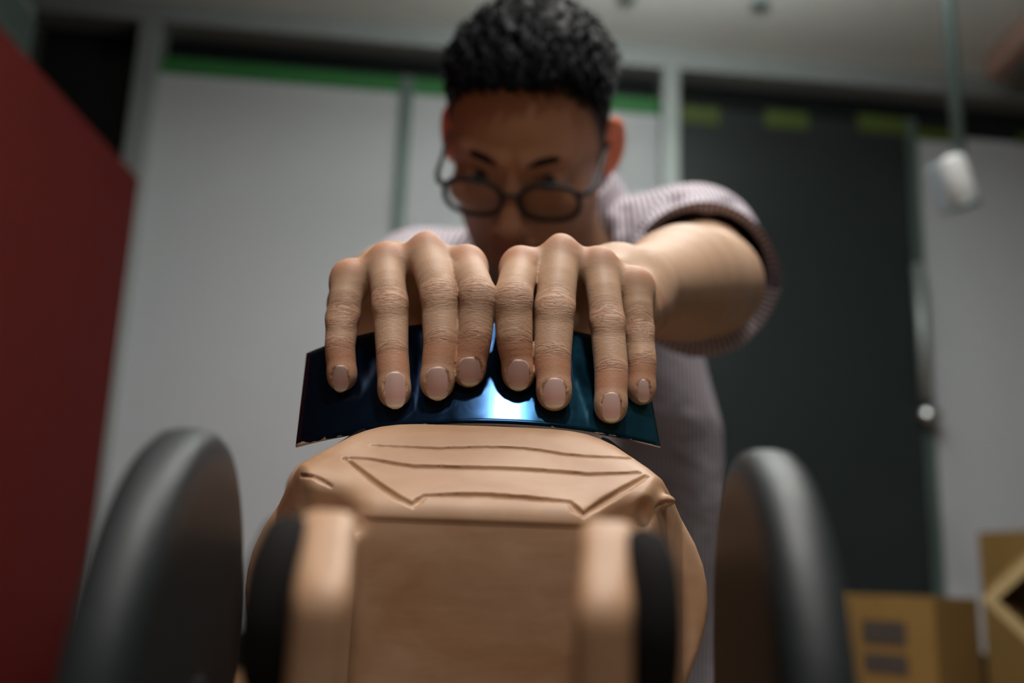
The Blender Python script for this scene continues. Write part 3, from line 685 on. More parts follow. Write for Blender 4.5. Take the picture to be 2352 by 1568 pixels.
# ================================================================== the person
# finger data: knuckle, middle joint, end joint, tip (photo pixels) and widths there
FING = {
 'R': [  # image left: the person's right hand, little finger first
  dict(m=(806, 600), p=(787, 738), d=(781, 797), t=(786, 897), w=(76, 72, 65, 62), n=(781, 869, 36, 54)),
  dict(m=(886, 563), p=(897, 707), d=(901, 811), t=(906, 936), w=(78, 80, 71, 70), n=(908, 895, 47, 75)),
  dict(m=(980, 540), p=(1011, 686), d=(1013, 789), t=(1004, 917), w=(80, 86, 78, 73), n=(1006, 880, 51, 68)),
  dict(m=(1072, 570), p=(1098, 684), d=(1090, 779), t=(1076, 888), w=(76, 80, 74, 70), n=(1081, 853, 49, 60))],
 'L': [
  dict(m=(1457, 618), p=(1467, 766), d=(1474, 832), t=(1473, 928), w=(74, 66, 64, 60), n=(1479, 897, 30, 47)),
  dict(m=(1377, 573), p=(1395, 746), d=(1404, 852), t=(1403, 971), w=(78, 78, 74, 70), n=(1405, 934, 43, 60)),
  dict(m=(1287, 545), p=(1274, 714), d=(1269, 821), t=(1273, 942), w=(84, 90, 82, 75), n=(1273, 902, 52, 62)),
  dict(m=(1195, 573), p=(1178, 693), d=(1182, 786), t=(1191, 896), w=(76, 86, 78, 68), n=(1190, 861, 50, 64))]}
WRIST = {'R': at(880, 672, .557), 'L': at(1448, 662, .557)}
CARP = {'R': at(900, 642, .540), 'L': at(1420, 645, .540)}
MCPD = [.489, .491, .492, .487]
BOW = [.012, .022, .026, .026]                # how far each finger's middle joint stands in front of its knuckle
def build_finger(F, i):
    """returns list of (centre, radius) along the finger and the arc lengths of the joints"""
    ds = sheet_depth
    def R(w, d): return 1.07 * w / 2 * d / FPX
    dm = MCPD[i]; rm = R(F['w'][0], dm)
    ym = F['m'][1] + rm * FPX / dm * 0.98
    m = at(F['m'][0], ym, dm)
    dt0 = ds(F['t'][0], F['t'][1] - 30); rt = R(F['w'][3], dt0) * 0.90
    tip_py = F['t'][1] - rt * FPX / dt0
    dt = ds(F['t'][0], tip_py) - rt * 1.02
    rp = R(F['w'][1], dt); dp = min(ds(*F['p']) - rp * 1.02 - 0.0045, dm - BOW[i])
    rd = R(F['w'][2], dt); dd = min(ds(*F['d']) - rd * 1.03 - 0.0010, dp * .45 + dt * .55 - 0.0015)
    p = at(*F['p'], dp); d = at(*F['d'], dd); t = at(F['t'][0], tip_py, dt)
    mid = d * 0.45 + t * 0.55 + 0.0004 * UP
    ch = [(m, rm * 1.0), (m * .5 + p * .5 - FW * 0.0016 + UP * .001, (rm + rp) / 2 * 0.985), (p, rp * 1.0), (p * .5 + d * .5 - FW * 0.0003, (rp + rd) / 2 * 0.995), (d, rd), (mid, R(F['w'][3], dt) * 1.02), (t, rt)]
    return ch
HANDS = {h: [build_finger(F, i) for i, F in enumerate(FING[h])] for h in 'RL'}
THUMB = {
 'R': [(at(930, 665, .535), .017), (at(985, 700, .515), .0150), (at(1030, 745, .497), .0112), (at(1072, 800, sheet_depth(1072, 800) + .0122), .0102), (at(1090, 845, sheet_depth(1090, 845) + .0100), .0085)],
 'L': [(at(1385, 675, .535), .017), (at(1325, 705, .515), .0150), (at(1265, 745, .497), .0112), (at(1215, 800, sheet_depth(1215, 800) + .0122), .0102), (at(1196, 845, sheet_depth(1196, 845) + .0100), .0085)]}
_CH = {}
def fine_chain(ch):
    """Catmull-Rom through the joints so the limb bends smoothly"""
    key = id(ch)
    if key in _CH: return _CH[key][1]
    C = np.array([np.r_[c, r] for c, r in ch]); E = np.vstack([2 * C[0] - C[1], C, 2 * C[-1] - C[-2]]); out = []
    for i in range(1, len(E) - 2):
        for t in (0, .34, .67):
            a, b, c, d = E[i - 1], E[i], E[i + 1], E[i + 2]
            out.append(.5 * (2 * b + (c - a) * t + (2 * a - 5 * b + 4 * c - d) * t * t + (3 * b - a - 3 * c + d) * t ** 3))
    out.append(C[-1]); out = np.array(out)
    lo = (out[:, :3] - out[:, 3:]).min(0); hi = (out[:, :3] + out[:, 3:]).max(0)
    _CH[key] = (ch, (out, lo.astype(np.float32), hi.astype(np.float32))); return _CH[key][1]
def chain(P, ch, k=0):
    out, lo, hi = fine_chain(ch)
    e = np.maximum(np.maximum(lo - P, P - hi), 0); d = np.sqrt((e * e).sum(1)) + 0.002
    m_ = d < 0.016
    if m_.any():
        Q = P[m_]; g = np.full(len(Q), 1.0, np.float32)
        for a, b in zip(out[:-1], out[1:]): g = np.minimum(g, rc(Q, a[:3], b[:3], a[3], b[3]))
        d[m_] = g
    return d
NAILS = []
def nail_frame(h, i):
    F = FING[h][i]; ch = HANDS[h][i]; nx, ny, nw, nl = F['n']
    g = lambda Q: chain(Q, ch)
    P = trace(g, nx, ny, 0.38, 0.50); P0 = trace(g, nx, ny - nl * .42, 0.38, 0.50); P1 = trace(g, nx, ny + nl * .36, 0.38, 0.50)
    axv = P1 - P0; axv /= np.linalg.norm(axv)
    d, t = ch[4][0], ch[6][0]; fa = (t - d) / np.linalg.norm(t - d); c = d + fa * ((P - d) @ fa); nrm = P - c; nrm -= axv * (axv @ nrm); rr = np.linalg.norm(nrm); nrm /= rr
    P = P * .5 + (P0 + (P1 - P0) * .54) * .5
    side = np.cross(axv, nrm); dist = np.linalg.norm(P - CAM)
    return dict(P=P, n=nrm, a=axv, s=side, w=1.11 * nw * dist / FPX / max(.72, abs(side @ RT)), l=1.08 * nl * dist / FPX / 0.97, r=rr)
for h in 'RL': NAILS += [(h, i, nail_frame(h, i)) for i in range(4)]
def nail_cut(P, N):
    q = P - N['P'].astype(np.float32); u = q @ N['s'] / (N['w'] / 2 - 0.00015); v = q @ N['a'] / (N['l'] / 2 - 0.0001); z = q @ N['n']
    rim = ((np.abs(u) ** 2.6 + np.abs(v) ** 2.6) ** (1 / 2.6) - 1) * (N['w'] / 2)
    # depth follows the rounded back of the fingertip
    bed = z + (q @ N['s']) ** 2 / (2 * N['r'] * 1.05) + 0.00012
    return smax(rim, -bed, 0.0003)
def hand_f(P, h):
    W, Cc = WRIST[h], CARP[h]; sgn = 1 if h == 'L' else -1
    lat = np.array(RT) * sgn                                   # towards the little finger
    palm = None
    for i, ch in enumerate(HANDS[h]):
        m, rm = ch[0]; base = Cc + lat * (0.013, 0.004, -0.006, -0.016)[i] + UP * (-0.004, 0.001, 0.002, -0.002)[i]
        e = rc(P, m - UP * 0.0015, base, rm * 0.93, 0.0125); palm = e if palm is None else smin(palm, e, 0.006)
        # palm side padding
        e = rc(P, m - UP * 0.0100 + FW * 0.008, base - UP * 0.012, rm * 0.9, 0.0145); palm = smin(palm, e, 0.010)
    # little-finger edge of the hand
    m = HANDS[h][0][0][0]
    palm = smin(palm, rc(P, m + lat * 0.0035 - UP * 0.013 + FW * 0.014, W - UP * .006 + lat * .004, 0.0105, 0.017), 0.008)
    palm = smin(palm, rc(P, Cc, W, 0.020, 0.0215), 0.012)
    # webs between neighbouring fingers
    for i in range(3):
        a, b = HANDS[h][i], HANDS[h][i + 1]
        A_ = a[0][0] * .72 + a[1][0] * .28 + FW * 0.004 - UP * .002; B_ = b[0][0] * .72 + b[1][0] * .28 + FW * 0.004 - UP * .002
        palm = smin(palm, rc(P, A_, B_, 0.0055, 0.0055), 0.005)
    for i in range(3):
        a, b = HANDS[h][i][0], HANDS[h][i + 1][0]
        palm = smin(palm, rc(P, a[0] - UP * .0016, b[0] - UP * .0016, a[1] * .78, b[1] * .78), 0.006)
    # thumb
    th = chain(P, THUMB[h], 0.006); palm = smin(palm, th, 0.010)
    out = palm
    for i, ch in enumerate(HANDS[h]):
        f = chain(P, ch, 0.003)
        # knuckle head and the two condyles of the middle joint, on the back of the finger
        m, rm = ch[0]; p, rp = ch[2]; dd = ch[4][0]
        ax1 = (p - m) / np.linalg.norm(p - m); dor = UP - ax1 * (UP @ ax1); dor /= np.linalg.norm(dor)
        f = smin(f, sph(P, m + dor * rm * 0.47 + FW * 0.001, rm * 0.67), 0.0035)
        ax2 = (dd - p) / np.linalg.norm(dd - p); dor2 = -FW - ax2 * (-FW @ ax2); dor2 /= np.linalg.norm(dor2)
        f = smin(f, ell(P, p + dor2 * rp * 0.25 + UP * .001, (rp * .95, rp * .78, rp * .85), np.array([RT, dor2, UP])), 0.003)
        # soft pulp of the tip
        t, rt = ch[6]; f = smin(f, sph(P, t * .8 + ch[5][0] * .2, rt * 1.04), 0.003)
        h_ = np.maximum(0.0065 - np.abs(out - f), 0) / 0.0065
        # blend only near the knuckle; further down the fingers just touch
        near = np.clip(1 - ((P - m) @ ax1 - 0.006) / 0.014, 0, 1)
        out = np.minimum(out, f) - h_ * h_ * 0.0065 * 0.25 * near
    for (hh_, i, N) in NAILS:
        if hh_ == h:
            out = smax(out, -nail_cut(P, N), 0.0004)
    # dips between the tendons on the back of the hand
    for i in range(3):
        a, b = HANDS[h][i][0], HANDS[h][i + 1][0]
        c = (a[0] + b[0]) / 2 + UP * (max(a[1], b[1]) + 0.0026) + FW * 0.004
        out = smax(out, -sph(P, c, 0.0040), 0.006)
    return out
ELB = {'L': at(1626, 650, .79), 'R': at(915, 770, .80)}
SHO = {'L': at(1595, 575, 1.02), 'R': at(965, 655, 1.14)}
CHEST = at(1290, 800, 1.15); NECK = at(1275, 560, 1.06)
# head frame
HC = at(1213, 312, .965); f0 = CAM - HC; f0 /= np.linalg.norm(f0); r0 = np.array(RT) - f0 * (RT @ f0); r0 /= np.linalg.norm(r0); u0 = np.cross(f0, r0) * 1.0
if u0[2] < 0: u0 = -u0
PIT, YAW = math.radians(27), math.radians(9)
hf = math.cos(PIT) * f0 - math.sin(PIT) * u0; hu = math.cos(PIT) * u0 + math.sin(PIT) * f0
hr = math.cos(YAW) * r0 + math.sin(YAW) * hf; hf = math.cos(YAW) * hf - math.sin(YAW) * r0
HB = np.array([hr, hf, hu])                                     # rows: right, forward, up
def hw(x, y, z): return HC + (hr * x + hf * y + hu * z) / 1000
def head_f(P):
    q = ((P - HC.astype(np.float32)) @ HB.T.astype(np.float32)) * 1000     # mm, head axes
    q = q.astype(np.float32); xa = q.copy(); xa[:, 0] = np.abs(xa[:, 0])
    d = ell(q, (0, -10, 28), (75, 93, 82))
    d = smin(d, ell(q, (0, 22, -22), (66, 62, 84)), 22)
    d = smin(d, ell(q, (0, 36, -72), (46, 44, 36)), 22)
    d = smin(d, ell(q, (0, 70, -100), (18, 15, 14)), 14)
    d = smin(d, rc(xa, (57, 10, -58), (30, 62, -94), 14, 12), 16)                  # jaw line
    d = smin(d, ell(xa, (46, 60, -28), (20, 18, 16)), 14)                          # cheekbones
    d = smin(d, rc(xa, (10, 82, 15), (46, 66, 17), 9, 8), 9)                       # brow
    d = smax(d, -ell(xa, (32, 92, -3), (17, 16, 11)), 9)                           # eye sockets
    d = smin(d, ell(xa, (32, 72, -3), (15, 13, 12)), 4)                            # lids
    d = smax(d, -ell(xa, (32, 87, -4), (10.5, 8, 3.2)), 1.5)                       # eye slit
    d = smin(d, rc(q, (0, 82, 6), (0, 103, -38), 7, 10.5), 7)                      # nose
    d = smin(d, sph(q, (0, 105, -41), 10), 5); d = smin(d, sph(xa, (12, 95, -45), 8), 5)
    d = smax(d, -sph(xa, (6.5, 100, -54), 4), 2)
    d = smin(d, ell(q, (0, 84, -67), (22, 10, 5.5)), 4); d = smin(d, ell(q, (0, 83, -78), (20, 10, 6.5)), 4)   # lips
    d = smax(d, -ell(q, (0, 97, -72), (26, 8, 1.4)), 2)
    # ears: dished
    er = ell(xa - np.array([80, -14, -12], np.float32), (0, 0, 0), (9, 20, 31), np.array([[.86, .5, 0], [-.5, .86, 0], [0, 0, 1]]))
    er = smax(er, -ell(xa - np.array([87, -8, -8], np.float32), (0, 0, 0), (7, 13, 21), np.array([[.86, .5, 0], [-.5, .86, 0], [0, 0, 1]])), 3)
    d = smin(d, er, 5)
    return d / 1000
def aabb(P, lo, hi): return ((P > lo) & (P < hi)).all(1)
HBOX = {}
for h in 'RL':
    pts = np.array([c for ch in HANDS[h] for c, r in ch] + [WRIST[h]] + [c for c, r in THUMB[h]]); HBOX[h] = (pts.min(0) - .05, pts.max(0) + .05)
ARMS = {h: ([(W, .0220), (W * .72 + E * .28, .0290), (W * .38 + E * .62 + UP * .001, .0420), (E, .0380)], [(E, .0380), (E * .5 + S * .5, .044), (S, .05)])
        for h, W, E, S in ((h, WRIST[h], ELB[h], SHO[h]) for h in 'LR')}
def arm_f(P, h):
    W, E, S = WRIST[h], ELB[h], SHO[h]
    d = chain(P, ARMS[h][0])
    if h == 'L': d = smin(d, sph(P, at(1688, 662, .80), .014), 0.02)
    return smin(d, chain(P, ARMS[h][1]), 0.02)
def core_f(P):
    d = rc(P, NECK - np.array([0, 0, .05]), hw(0, -30, -40), .062, .056)
    d = smin(d, np.minimum(rc(P, SHO['L'], NECK - np.array([0, -.03, .06]), .048, .050), rc(P, SHO['R'], NECK - np.array([0, -.03, .06]), .046, .050)), 0.02)
    d = smin(d, rc(P, np.array([.062, 1.155, CAMZ + .20]), np.array([.066, 1.20, CAMZ - .20]), .078, .078), 0.03)
    return d
def skin_f(P):
    P = P.astype(np.float32); d = smin(core_f(P), head_f(P), 0.02)
    for h in 'LR':
        e = arm_f(P, h); m_ = aabb(P, HBOX[h][0], HBOX[h][1])
        if m_.any(): e[m_] = smin(e[m_], hand_f(P[m_], h), 0.008)
        far = np.clip((P[:, 1] - .6) / .1, 0, 1); hh = np.maximum(0.012 - np.abs(d - e), 0) / 0.012
        d = np.minimum(d, e) - hh * hh * 0.003 * far
    return d
hp_ = np.array([c for h in 'RL' for ch in HANDS[h] for c, r in ch]); lo, hi = hp_.min(0) - .016, hp_.max(0) + .016
FINE = .00085
me, V = isomesh(skin_f, axis_pts([(-.30, lo[0], .005), (lo[0], hi[0], FINE), (hi[0], .32, .004)]),
                axis_pts([(lo[1] - .004, hi[1] - .004, FINE), (hi[1] - .004, .60, .0022), (.60, .82, .004), (.82, .99, .0026), (.99, 1.32, .006)]),
                axis_pts([(CAMZ - .32, lo[2], .006), (lo[2], hi[2], FINE), (hi[2], CAMZ + .28, .0035), (CAMZ + .28, CAMZ + .60, .0026)]), 'person')
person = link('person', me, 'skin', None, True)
tag(person, 'person in glasses and striped shirt leaning over clay model with both hands', 'person')
def skin_attrs():
    n = len(V); fu = np.zeros(n); fw_ = np.zeros(n); fid = np.zeros(n); wr = np.zeros(n); flush = np.zeros(n); pale = np.zeros(n); best = np.full(n, 1e9)
    k = 0
    for h in 'RL':
        m_ = np.flatnonzero(aabb(V, HBOX[h][0], HBOX[h][1])); P = V[m_].astype(float)
        for i, ch in enumerate(HANDS[h]):
            k += 1; c = np.array([x[0] for x in ch]); cho = c[6] - c[1]; cho /= np.linalg.norm(cho); pr = (c - c[0]) @ cho * 1000
            lat = np.cross(cho, -FW); lat /= np.linalg.norm(lat); dor = np.cross(lat, cho)
            dd = chain(P.astype(np.float32), ch).astype(float); up = dd < best[m_]; ii = m_[up]; best[ii] = dd[up]
            uu = ((P - c[0]) @ cho * 1000); ax_c = np.stack([np.interp(uu, pr, c[:, q]) for q in range(3)], 1); rad = np.interp(uu, pr, [x[1] for x in ch])
            q = P - ax_c; ww = q @ lat * 1000; back = np.clip((q @ dor) / rad * 1.7 + 0.25, 0, 1)
            jp, jd = pr[2] - 0.5, pr[4]
            cu = uu + 0.030 * ww * ww * np.tanh((uu - jp) / 3.0) * (uu < (jp + jd) / 2) + 0.02 * ww * ww * (uu >= (jp + jd) / 2) * np.tanh((jd + 1 - uu) / -3)
            fu[ii] = cu[up]; fw_[ii] = ww[up]; fid[ii] = k
            Wm = 1.0 * np.exp(-((uu - jp) / 5.2) ** 2) + 0.75 * np.exp(-((uu - jd) / 2.6) ** 2) + 0.14 * np.exp(-((uu - (jp + jd) / 2) / 8) ** 2) + .16 * np.exp(-((uu - jp + 8) / 4) ** 2)
            wr[ii] = (np.clip(Wm, 0, 1) * back)[up]
            FL = 0.70 * np.exp(-((uu - jd - 7) / 8) ** 2) + 0.30 * np.exp(-((uu - jp) / 6) ** 2) + 0.60 * np.exp(-((uu + 3) / 6) ** 2)
            flush[ii] = np.clip(FL, 0, .75)[up]
            pale[ii] = (0.5 * np.exp(-((uu - pr[-1] - 7) / 3.0) ** 2))[up]
    attr(me, 'fu', fu); attr(me, 'fw', fw_); attr(me, 'fid', fid); attr(me, 'wr', wr); attr(me, 'flush', flush); attr(me, 'pale', pale)
    q = ((V - HC) @ HB.T) * 1000; r = np.linalg.norm(q, axis=1); inh = r < 150; ax = np.abs(q[:, 0])
    ear = np.where(inh & (ax > 74) & (q[:, 2] < 30) & (q[:, 2] > -46) & (q[:, 1] < 15), np.clip((ax - 74) / 6, 0, .8), 0)
    face = np.where(inh & (ear < .1), 0.75 * np.clip((q[:, 1] + 10) / 40, 0, 1) * np.clip((q[:, 2] + 140) / 20, 0, 1), 0)
    hl = np.interp(q[:, 1], [-120, -20, 8, 22, 40, 60, 100], [-70, -45, -30, 2, 48, 78, 95])
    stb = np.where(inh, np.clip((q[:, 2] - hl) / 8 + .4, 0, .85), 0) * (ear < .1)
    lip = np.where(inh & (q[:, 1] > 78), 0.8 * np.clip(1.3 - ((q[:, 0] / 24) ** 2 + ((q[:, 2] + 73) / 10) ** 2), 0, 1), 0)
    attr(me, 'ear', ear); attr(me, 'face', face); attr(me, 'stubble', stb); attr(me, 'lip', lip)
skin_attrs()
# ---- nails
def make_nail(N, h, i):
    NU, NV = 14, 16; verts, nv = [], []
    for j in range(NV + 1):
        v = -1 + 2 * j / NV
        hwid = (1 - abs(v) ** 2.6) ** (1 / 2.6) if abs(v) < 1 else 0
        hwid = max(hwid, 0.22)
        for k in range(NU + 1):
            u = (-1 + 2 * k / NU) * hwid; x = u * N['w'] / 2; y = v * N['l'] / 2
            if v > 0.55: y += 0.0004 * (1 - u * u)
            z = -x * x / (2 * N['r'] * 0.98) - (max(0, -v) ** 3) * 0.00025 - max(0, v) ** 2 * .0004 + 0.00005
            verts.append(N['P'] + N['s'] * x + N['a'] * y + N['n'] * z); nv.append((v + 1) / 2 + (abs(u) ** 8) * .25 * (v > 0))
    f = [(j * (NU + 1) + k, j * (NU + 1) + k + 1, (j + 1) * (NU + 1) + k + 1, (j + 1) * (NU + 1) + k) for j in range(NV) for k in range(NU)]
    K = len(verts); verts += [p - N['n'] * 0.0005 for p in verts]; nv += nv
    f2 = [tuple(x + K for x in q[::-1]) for q in f]
    rim = [k for k in range(NU + 1)] + [j * (NU + 1) + NU for j in range(1, NV + 1)] + [NV * (NU + 1) + k for k in range(NU - 1, -1, -1)] + [j * (NU + 1) for j in range(NV - 1, 0, -1)]
    f3 = [(rim[a], rim[a - 1], rim[a - 1] + K, rim[a] + K) for a in range(len(rim))]
    m_ = bpy.data.meshes.new('fingernail'); m_.from_pydata([tuple(p) for p in verts], [], f + f2 + f3); m_.update()
    attr(m_, 'nv', np.clip(nv, 0, 1))
    bm = bmesh.new(); bm.from_mesh(m_); bmesh.ops.recalc_face_normals(bm, faces=bm.faces[:]); bm.to_mesh(m_); bm.free()
    link('fingernail', m_, 'nail', person, True)
for h, i, N in NAILS: make_nail(N, h, i)
# ---- eyes, brows
for s in (-1, 1):
    c = hw(s * 32, 74, -3); ey = empty('eye_dummy'); bpy.data.objects.remove(ey)
    bm = bmesh.new(); bmesh.ops.create_uvsphere(bm, u_segments=24, v_segments=16, radius=0.0115)
    o = from_bm('eyeball', bm, 'eyewhite', person, True); o.location = tuple(c)
    g = CAM + np.array([0, .43, .03]) - c; g /= np.linalg.norm(g)
    bm = bmesh.new(); bmesh.ops.create_uvsphere(bm, u_segments=20, v_segments=12, radius=1)
    bmesh.ops.transform(bm, matrix=Matrix.Translation(tuple(g * 0.0088)) @ Vector(tuple(g)).to_track_quat('Z', 'Y').to_matrix().to_4x4() @ Matrix.Diagonal((.006, .006, .0034, 1)), verts=bm.verts)
    from_bm('iris', bm, 'iris', o, True)
    bm = bmesh.new()
    tube_mesh(bm, [hw(s * 13, 89, 15.5), hw(s * 24, 85.5, 18.5), hw(s * 36, 79, 19.5), hw(s * 50, 66, 15)], [.0020, .0036, .0034, .0014], 8)
    from_bm('eyebrow', bm, 'hair', person, True)
# ---- hair: cap plus combed tufts
def hair_f(P):
    q = (((P - HC.astype(np.float32)) @ HB.T.astype(np.float32)) * 1000).astype(np.float32)
    top = np.clip((q[:, 2] - 35) / 45, 0, 1); th_ = 2.5 + 13 * top
    d = ell(q, (0, -10, 28), (75, 93, 82)) - th_
    cl = np.sin(q[:, 0] * .33 + 1.7 * np.sin(q[:, 1] * .09) + q[:, 2] * .1) * np.sin(q[:, 1] * .12 + 2.0 * np.sin(q[:, 0] * .07)) + .6 * np.sin(q[:, 0] * .71 + q[:, 1] * .23 + 1)
    d = d - cl * 2.3 * top
    zb = np.interp(q[:, 1], [-120, -30, -6, 10, 24, 40, 56, 68, 110], [-60, -40, -18, 2, 34, 64, 76, 80, 86]) + 2.0 * np.sin(q[:, 0] * .45) * np.clip((q[:, 1] - 30) / 20, 0, 1)
    zb = zb - 6 * np.clip(q[:, 0] * -.02, -1, 1) * np.clip((q[:, 1] - 30) / 20, 0, 1)
    return smax(d, (zb - q[:, 2]) * 0.8, 4) / 1000
ha = hw(0, 0, 40)
hm, HV = isomesh(hair_f, axis_pts([(ha[0] - .12, ha[0] + .12, .003)]), axis_pts([(ha[1] - .15, ha[1] + .15, .003)]), axis_pts([(ha[2] - .15, ha[2] + .13, .003)]), 'hair')
hair = link('hair', hm, 'hair', person, True)
bm = bmesh.new(); qv = ((HV - HC) @ HB.T) * 1000; cand = np.flatnonzero((qv[:, 2] > 50))
for i in rng.choice(cand, 1100):
    q = qv[i]; nrm = np.array([q[0] / 75 ** 2, (q[1] + 10) / 93 ** 2, (q[2] - 28) / 82 ** 2]); nrm /= np.linalg.norm(nrm)
    dr = np.array([0.45 + rng.normal(0, .25), 0.75 + rng.normal(0, .2), 0.1]); dr -= nrm * (dr @ nrm); dr /= np.linalg.norm(dr)
    L_ = rng.uniform(9, 19); p0 = q - nrm * 2; p1 = q + nrm * rng.uniform(1.5, 4.5) + dr * L_ * .5; p2 = q + nrm * rng.uniform(.5, 4) + dr * L_
    if p2[1] > 74: continue
    tube_mesh(bm, [hw(*p0), hw(*p1), hw(*p2)], [.0011, .0010, .0002], 4, cap=False)
ho = from_bm('tufts', bm, 'hair', hair, True)

# ---- shirt: torso, shoulders, sleeves with turned cuffs
SLV = {'L': at(1612, 648, .845), 'R': at(945, 735, .90)}
TC = np.array([0.066, 1.165, 0])
FOLDS = []
def shirt_f(P):
    P = P.astype(np.float32)
    tz = [(CAMZ + .30, .150, .085), (CAMZ + .18, .182, .110), (CAMZ + .02, .190, .118), (CAMZ - .25, .186, .115)]
    z = P[:, 2]; hx = np.interp(z, [t_[0] for t_ in tz[::-1]], [t_[1] for t_ in tz[::-1]]); hy = np.interp(z, [t_[0] for t_ in tz[::-1]], [t_[2] for t_ in tz[::-1]])
    x, y = P[:, 0] - TC[0], P[:, 1] - TC[1] - (CAMZ + .1 - z) * 0.10
    fold = 0.0035 * np.sin(x * 62 + 2.2 * np.sin(z * 9)) * np.clip((CAMZ + .22 - z) / .2, 0, 1)
    k = np.sqrt((x / hx) ** 2 + (y / hy) ** 2) + 1e-6; d = (k - 1) * np.minimum(hx, hy) * 0.9 - fold
    d = smax(d, z - (CAMZ + .31), 0.05); d = smax(d, (CAMZ - .27) - z, 0.01)
    d = smin(d, rc(P, SHO['L'] + np.array([0, .02, .004]), NECK + np.array([.01, .03, -.01]), .064, .066), 0.05)
    d = smin(d, rc(P, SHO['R'] + np.array([0, .0, -.005]), NECK + np.array([-.02, .04, -.02]), .058, .062), 0.05)
    for h in 'LR':
        S, E = SHO[h], SLV[h]; sl = rc(P, S + np.array([0, .01, 0]), E, .066, .0560)
        if h == 'L':
            # drag folds from the armpit across the shoulder
            sl = smin(sl, rc(P, at(1560, 470, .985), at(1480, 545, .955), .010, .006), 0.018)
            sl = smin(sl, rc(P, at(1700, 520, .94), at(1590, 490, .93), .008, .005), 0.014)
        d = smin(d, sl, 0.03)
    for pts_, r_ in FOLDS:
        for a_, b_ in zip(pts_[:-1], pts_[1:]): d = smax(d, -rc(P, a_, b_, r_, r_), 0.009)
    for h in 'LR':
        S, E = SHO[h], SLV[h]; ax = (E - S) / np.linalg.norm(E - S)
        cut = (P - E.astype(np.float32)) @ ax + 0.004 * np.sin(P[:, 2] * 90)
        near = np.where(rc(P, S, E + ax * .1, .10, .10) < 0, cut, -1.0); d = smax(d, near, 0.004)
        cuff = np.abs(cut + 0.016) - 0.017; ring = np.abs(rc(P, S, E + ax * .1, .0600, .0600)) - .0055
        d = smin(d, smax(cuff, ring, .004), 0.003)
        d = smax(d, -rc(P, E + ax * .03, E - ax * .075, .0470, .0435), 0.004)
    d = smax(d, -rc(P, NECK - np.array([0, .03, .03]), hw(0, -25, -60), .062, .066), 0.006)      # neck opening
    d = smax(d, -(head_f(P) - 0.004), 0.006)
    return d
for px_, r_ in (([(1548, 455), (1520, 485), (1490, 512), (1462, 530)], .0065), ([(1722, 478), (1690, 462), (1650, 462), (1612, 476)], .0055), ([(1440, 440), (1432, 480), (1428, 520)], .005)):
    hit_ = [trace(shirt_f, a_, b_, .80, 1.2) for a_, b_ in px_]; hit_ = [h_ for h_ in hit_ if h_ is not None]
    if len(hit_) > 1: FOLDS.append((hit_, r_))
sm, SVt = isomesh(shirt_f, axis_pts([(-.26, .36, .0040)]), axis_pts([(.80, 1.34, .0042)]), axis_pts([(CAMZ - .29, CAMZ + .44, .0042)]), 'shirt', margin=.012)
shirt = link('shirt', sm, 'shirt', person, True)
su = SVt[:, 0].astype(float).copy()
for h in 'LR':
    S, E = SHO[h], SLV[h]; ax = (E - S) / np.linalg.norm(E - S); q = SVt - S; t_ = q @ ax; rad = q - t_[:, None] * ax
    e1_ = np.cross(ax, [0, 0, 1.]); e1_ /= np.linalg.norm(e1_); e2_ = np.cross(ax, e1_)
    rr_ = np.linalg.norm(rad, axis=1); ang = np.arctan2(rad @ e2_, rad @ e1_); m_ = (t_ > 0.05) & (rr_ < .085)
    su[m_] = ang[m_] * .064
attr(sm, 'su', su)
# collar leaf
def collar_f(P):
    P = P.astype(np.float32); c0_ = NECK + np.array([0, .005, .045]); axn = hw(0, -25, -60) - NECK; axn /= np.linalg.norm(axn)
    q = P - c0_.astype(np.float32); t_ = q @ axn; r_ = np.linalg.norm(q - t_[:, None] * axn, axis=1)
    d = smax(np.abs(r_ - (.072 - t_ * .25)) - .0022, np.abs(t_ + .005) - .024, 0.003)
    return smax(d, -(head_f(P) - 0.003), 0.003)
cm, CV = isomesh(collar_f, axis_pts([(-.10, .22, .0025)]), axis_pts([(.88, 1.2, .0025)]), axis_pts([(CAMZ + .25, CAMZ + .50, .0025)]), 'collar', margin=.012)
cl_ = link('collar', cm, 'shirt', shirt, True); attr(cm, 'su', CV[:, 0])
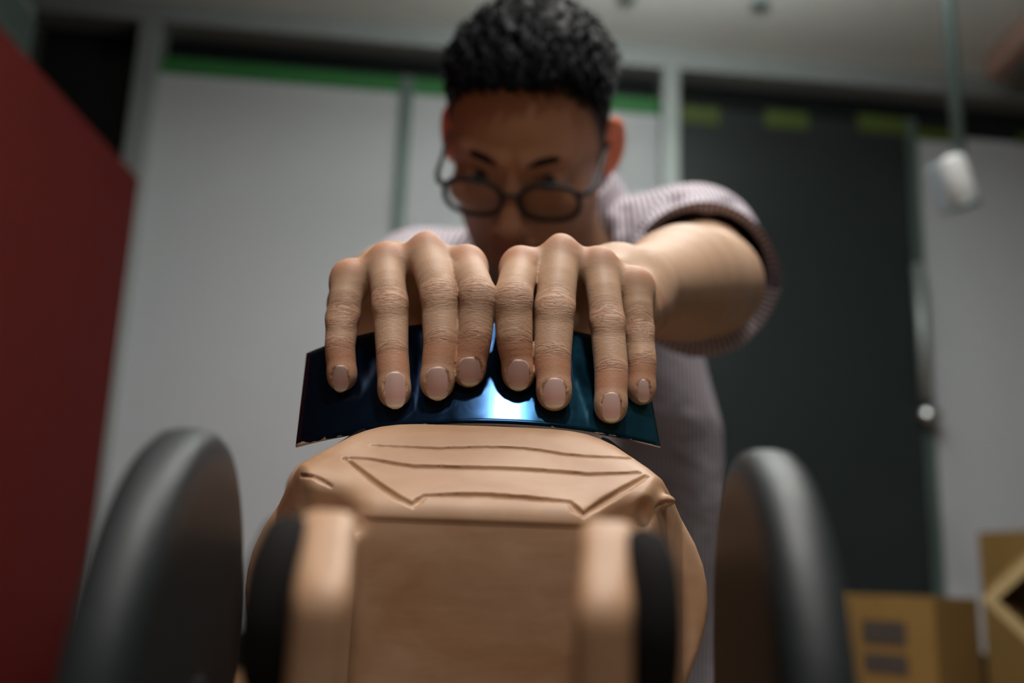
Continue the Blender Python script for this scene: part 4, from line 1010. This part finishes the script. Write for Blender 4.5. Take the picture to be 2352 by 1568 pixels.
# ---- trousers and shoes (below the frame)
def trousers_f(P):
    d = None
    for s in (-1, 1):
        hip = np.array([TC[0] + s * .085, 1.20, CAMZ - .27]); an = np.array([TC[0] + s * .11, 1.24, .07])
        kn_ = hip * .5 + an * .5 - np.array([0, .02, 0]); e = np.minimum(rc(P, hip, kn_, .105, .078), rc(P, kn_, an, .078, .058)); d = e if d is None else smin(d, e, .03)
    e = ell(P, (TC[0], 1.2, CAMZ - .26), (.185, .118, .12)); return smax(smin(d, e, .04), .03 - P[:, 2], .004)
tm, _ = isomesh(lambda P: trousers_f(P.astype(np.float32)), axis_pts([(-.2, .32, .012)]), axis_pts([(1.02, 1.40, .012)]), axis_pts([(.0, CAMZ - .12, .014)]), 'trousers', margin=.02)
link('trousers', tm, 'trousers', person, True)
for s in (-1, 1):
    def shoe_f(P, s=s):
        a = np.array([TC[0] + s * .11, 1.27, .045]); b = np.array([TC[0] + s * .125, 1.09, .035])
        return smax(smin(rc(P, a, b, .043, .038), rc(P, a, a + np.array([0, -.02, .05]), .04, .042), .03), 0.002 - P[:, 2], .004)
    xm, _ = isomesh(lambda P: shoe_f(P.astype(np.float32)), axis_pts([(TC[0] + s * .117 - .08, TC[0] + s * .117 + .08, .007)]), axis_pts([(1.0, 1.36, .008)]), axis_pts([(-.01, .16, .006)]), 'shoe', margin=.02)
    link('shoe', xm, 'shoe', person, True)

# ================================================================== glasses
gl = empty('eyeglasses', tuple(hw(0, 100, -6)))
GLM = np.array([hr, hf, hu])
def gp(x, y, z): return tuple(hw(x, y, z) - np.array(gl.location))
rimz, rimy = -14.5, 101
for s in (-1, 1):
    pts = []; NN = 40
    for k in range(NN):
        a = 2 * math.pi * k / NN; ca, sa = math.cos(a), math.sin(a)
        x = 27 * np.sign(ca) * abs(ca) ** .82; z = 19 * np.sign(sa) * abs(sa) ** .85
        pts.append((s * 35 + x, rimy - 0.10 * abs(s * 35 + x) + z * .10, rimz + z))
    bm = bmesh.new(); tube_mesh(bm, [gp(*p) for p in pts + [pts[0]]], .0027, 8, cap=False); rim = from_bm('rim', bm, 'frame', gl, True)
    bm = bmesh.new(); vs = [bm.verts.new(gp(*p)) for p in pts]; bm.faces.new(vs)
    r_ = bmesh.ops.extrude_face_region(bm, geom=bm.faces[:]); bmesh.ops.translate(bm, vec=tuple(hf * .0012), verts=[v for v in r_['geom'] if isinstance(v, bmesh.types.BMVert)])
    from_bm('lens', bm, 'lens', gl)
    tube('temple', [gp(s * 61, rimy - 6, rimz + 9), gp(s * 68, rimy - 10, rimz + 9.5), gp(s * 72.5, rimy - 24, rimz + 10), gp(s * 75, 45, rimz + 10), gp(s * 78, 2, rimz + 12), gp(s * 79, -18, rimz + 6), gp(s * 78, -30, rimz - 16)], [.0028, .0030, .0026, .002, .002, .0022, .0022], 'frame', gl, 8)
    tube('nose_pad', [gp(s * 9, rimy - 4, rimz - 4), gp(s * 10, rimy - 7, rimz - 10)], .0022, 'frame', gl, 8)
tube('bridge', [gp(-9, rimy - 1, rimz + 4), gp(0, rimy + 1.5, rimz + 7), gp(9, rimy - 1, rimz + 4)], .0021, 'frame', gl, 8)
tag(gl, 'dark round-rimmed eyeglasses worn low on the bowed face', 'glasses')
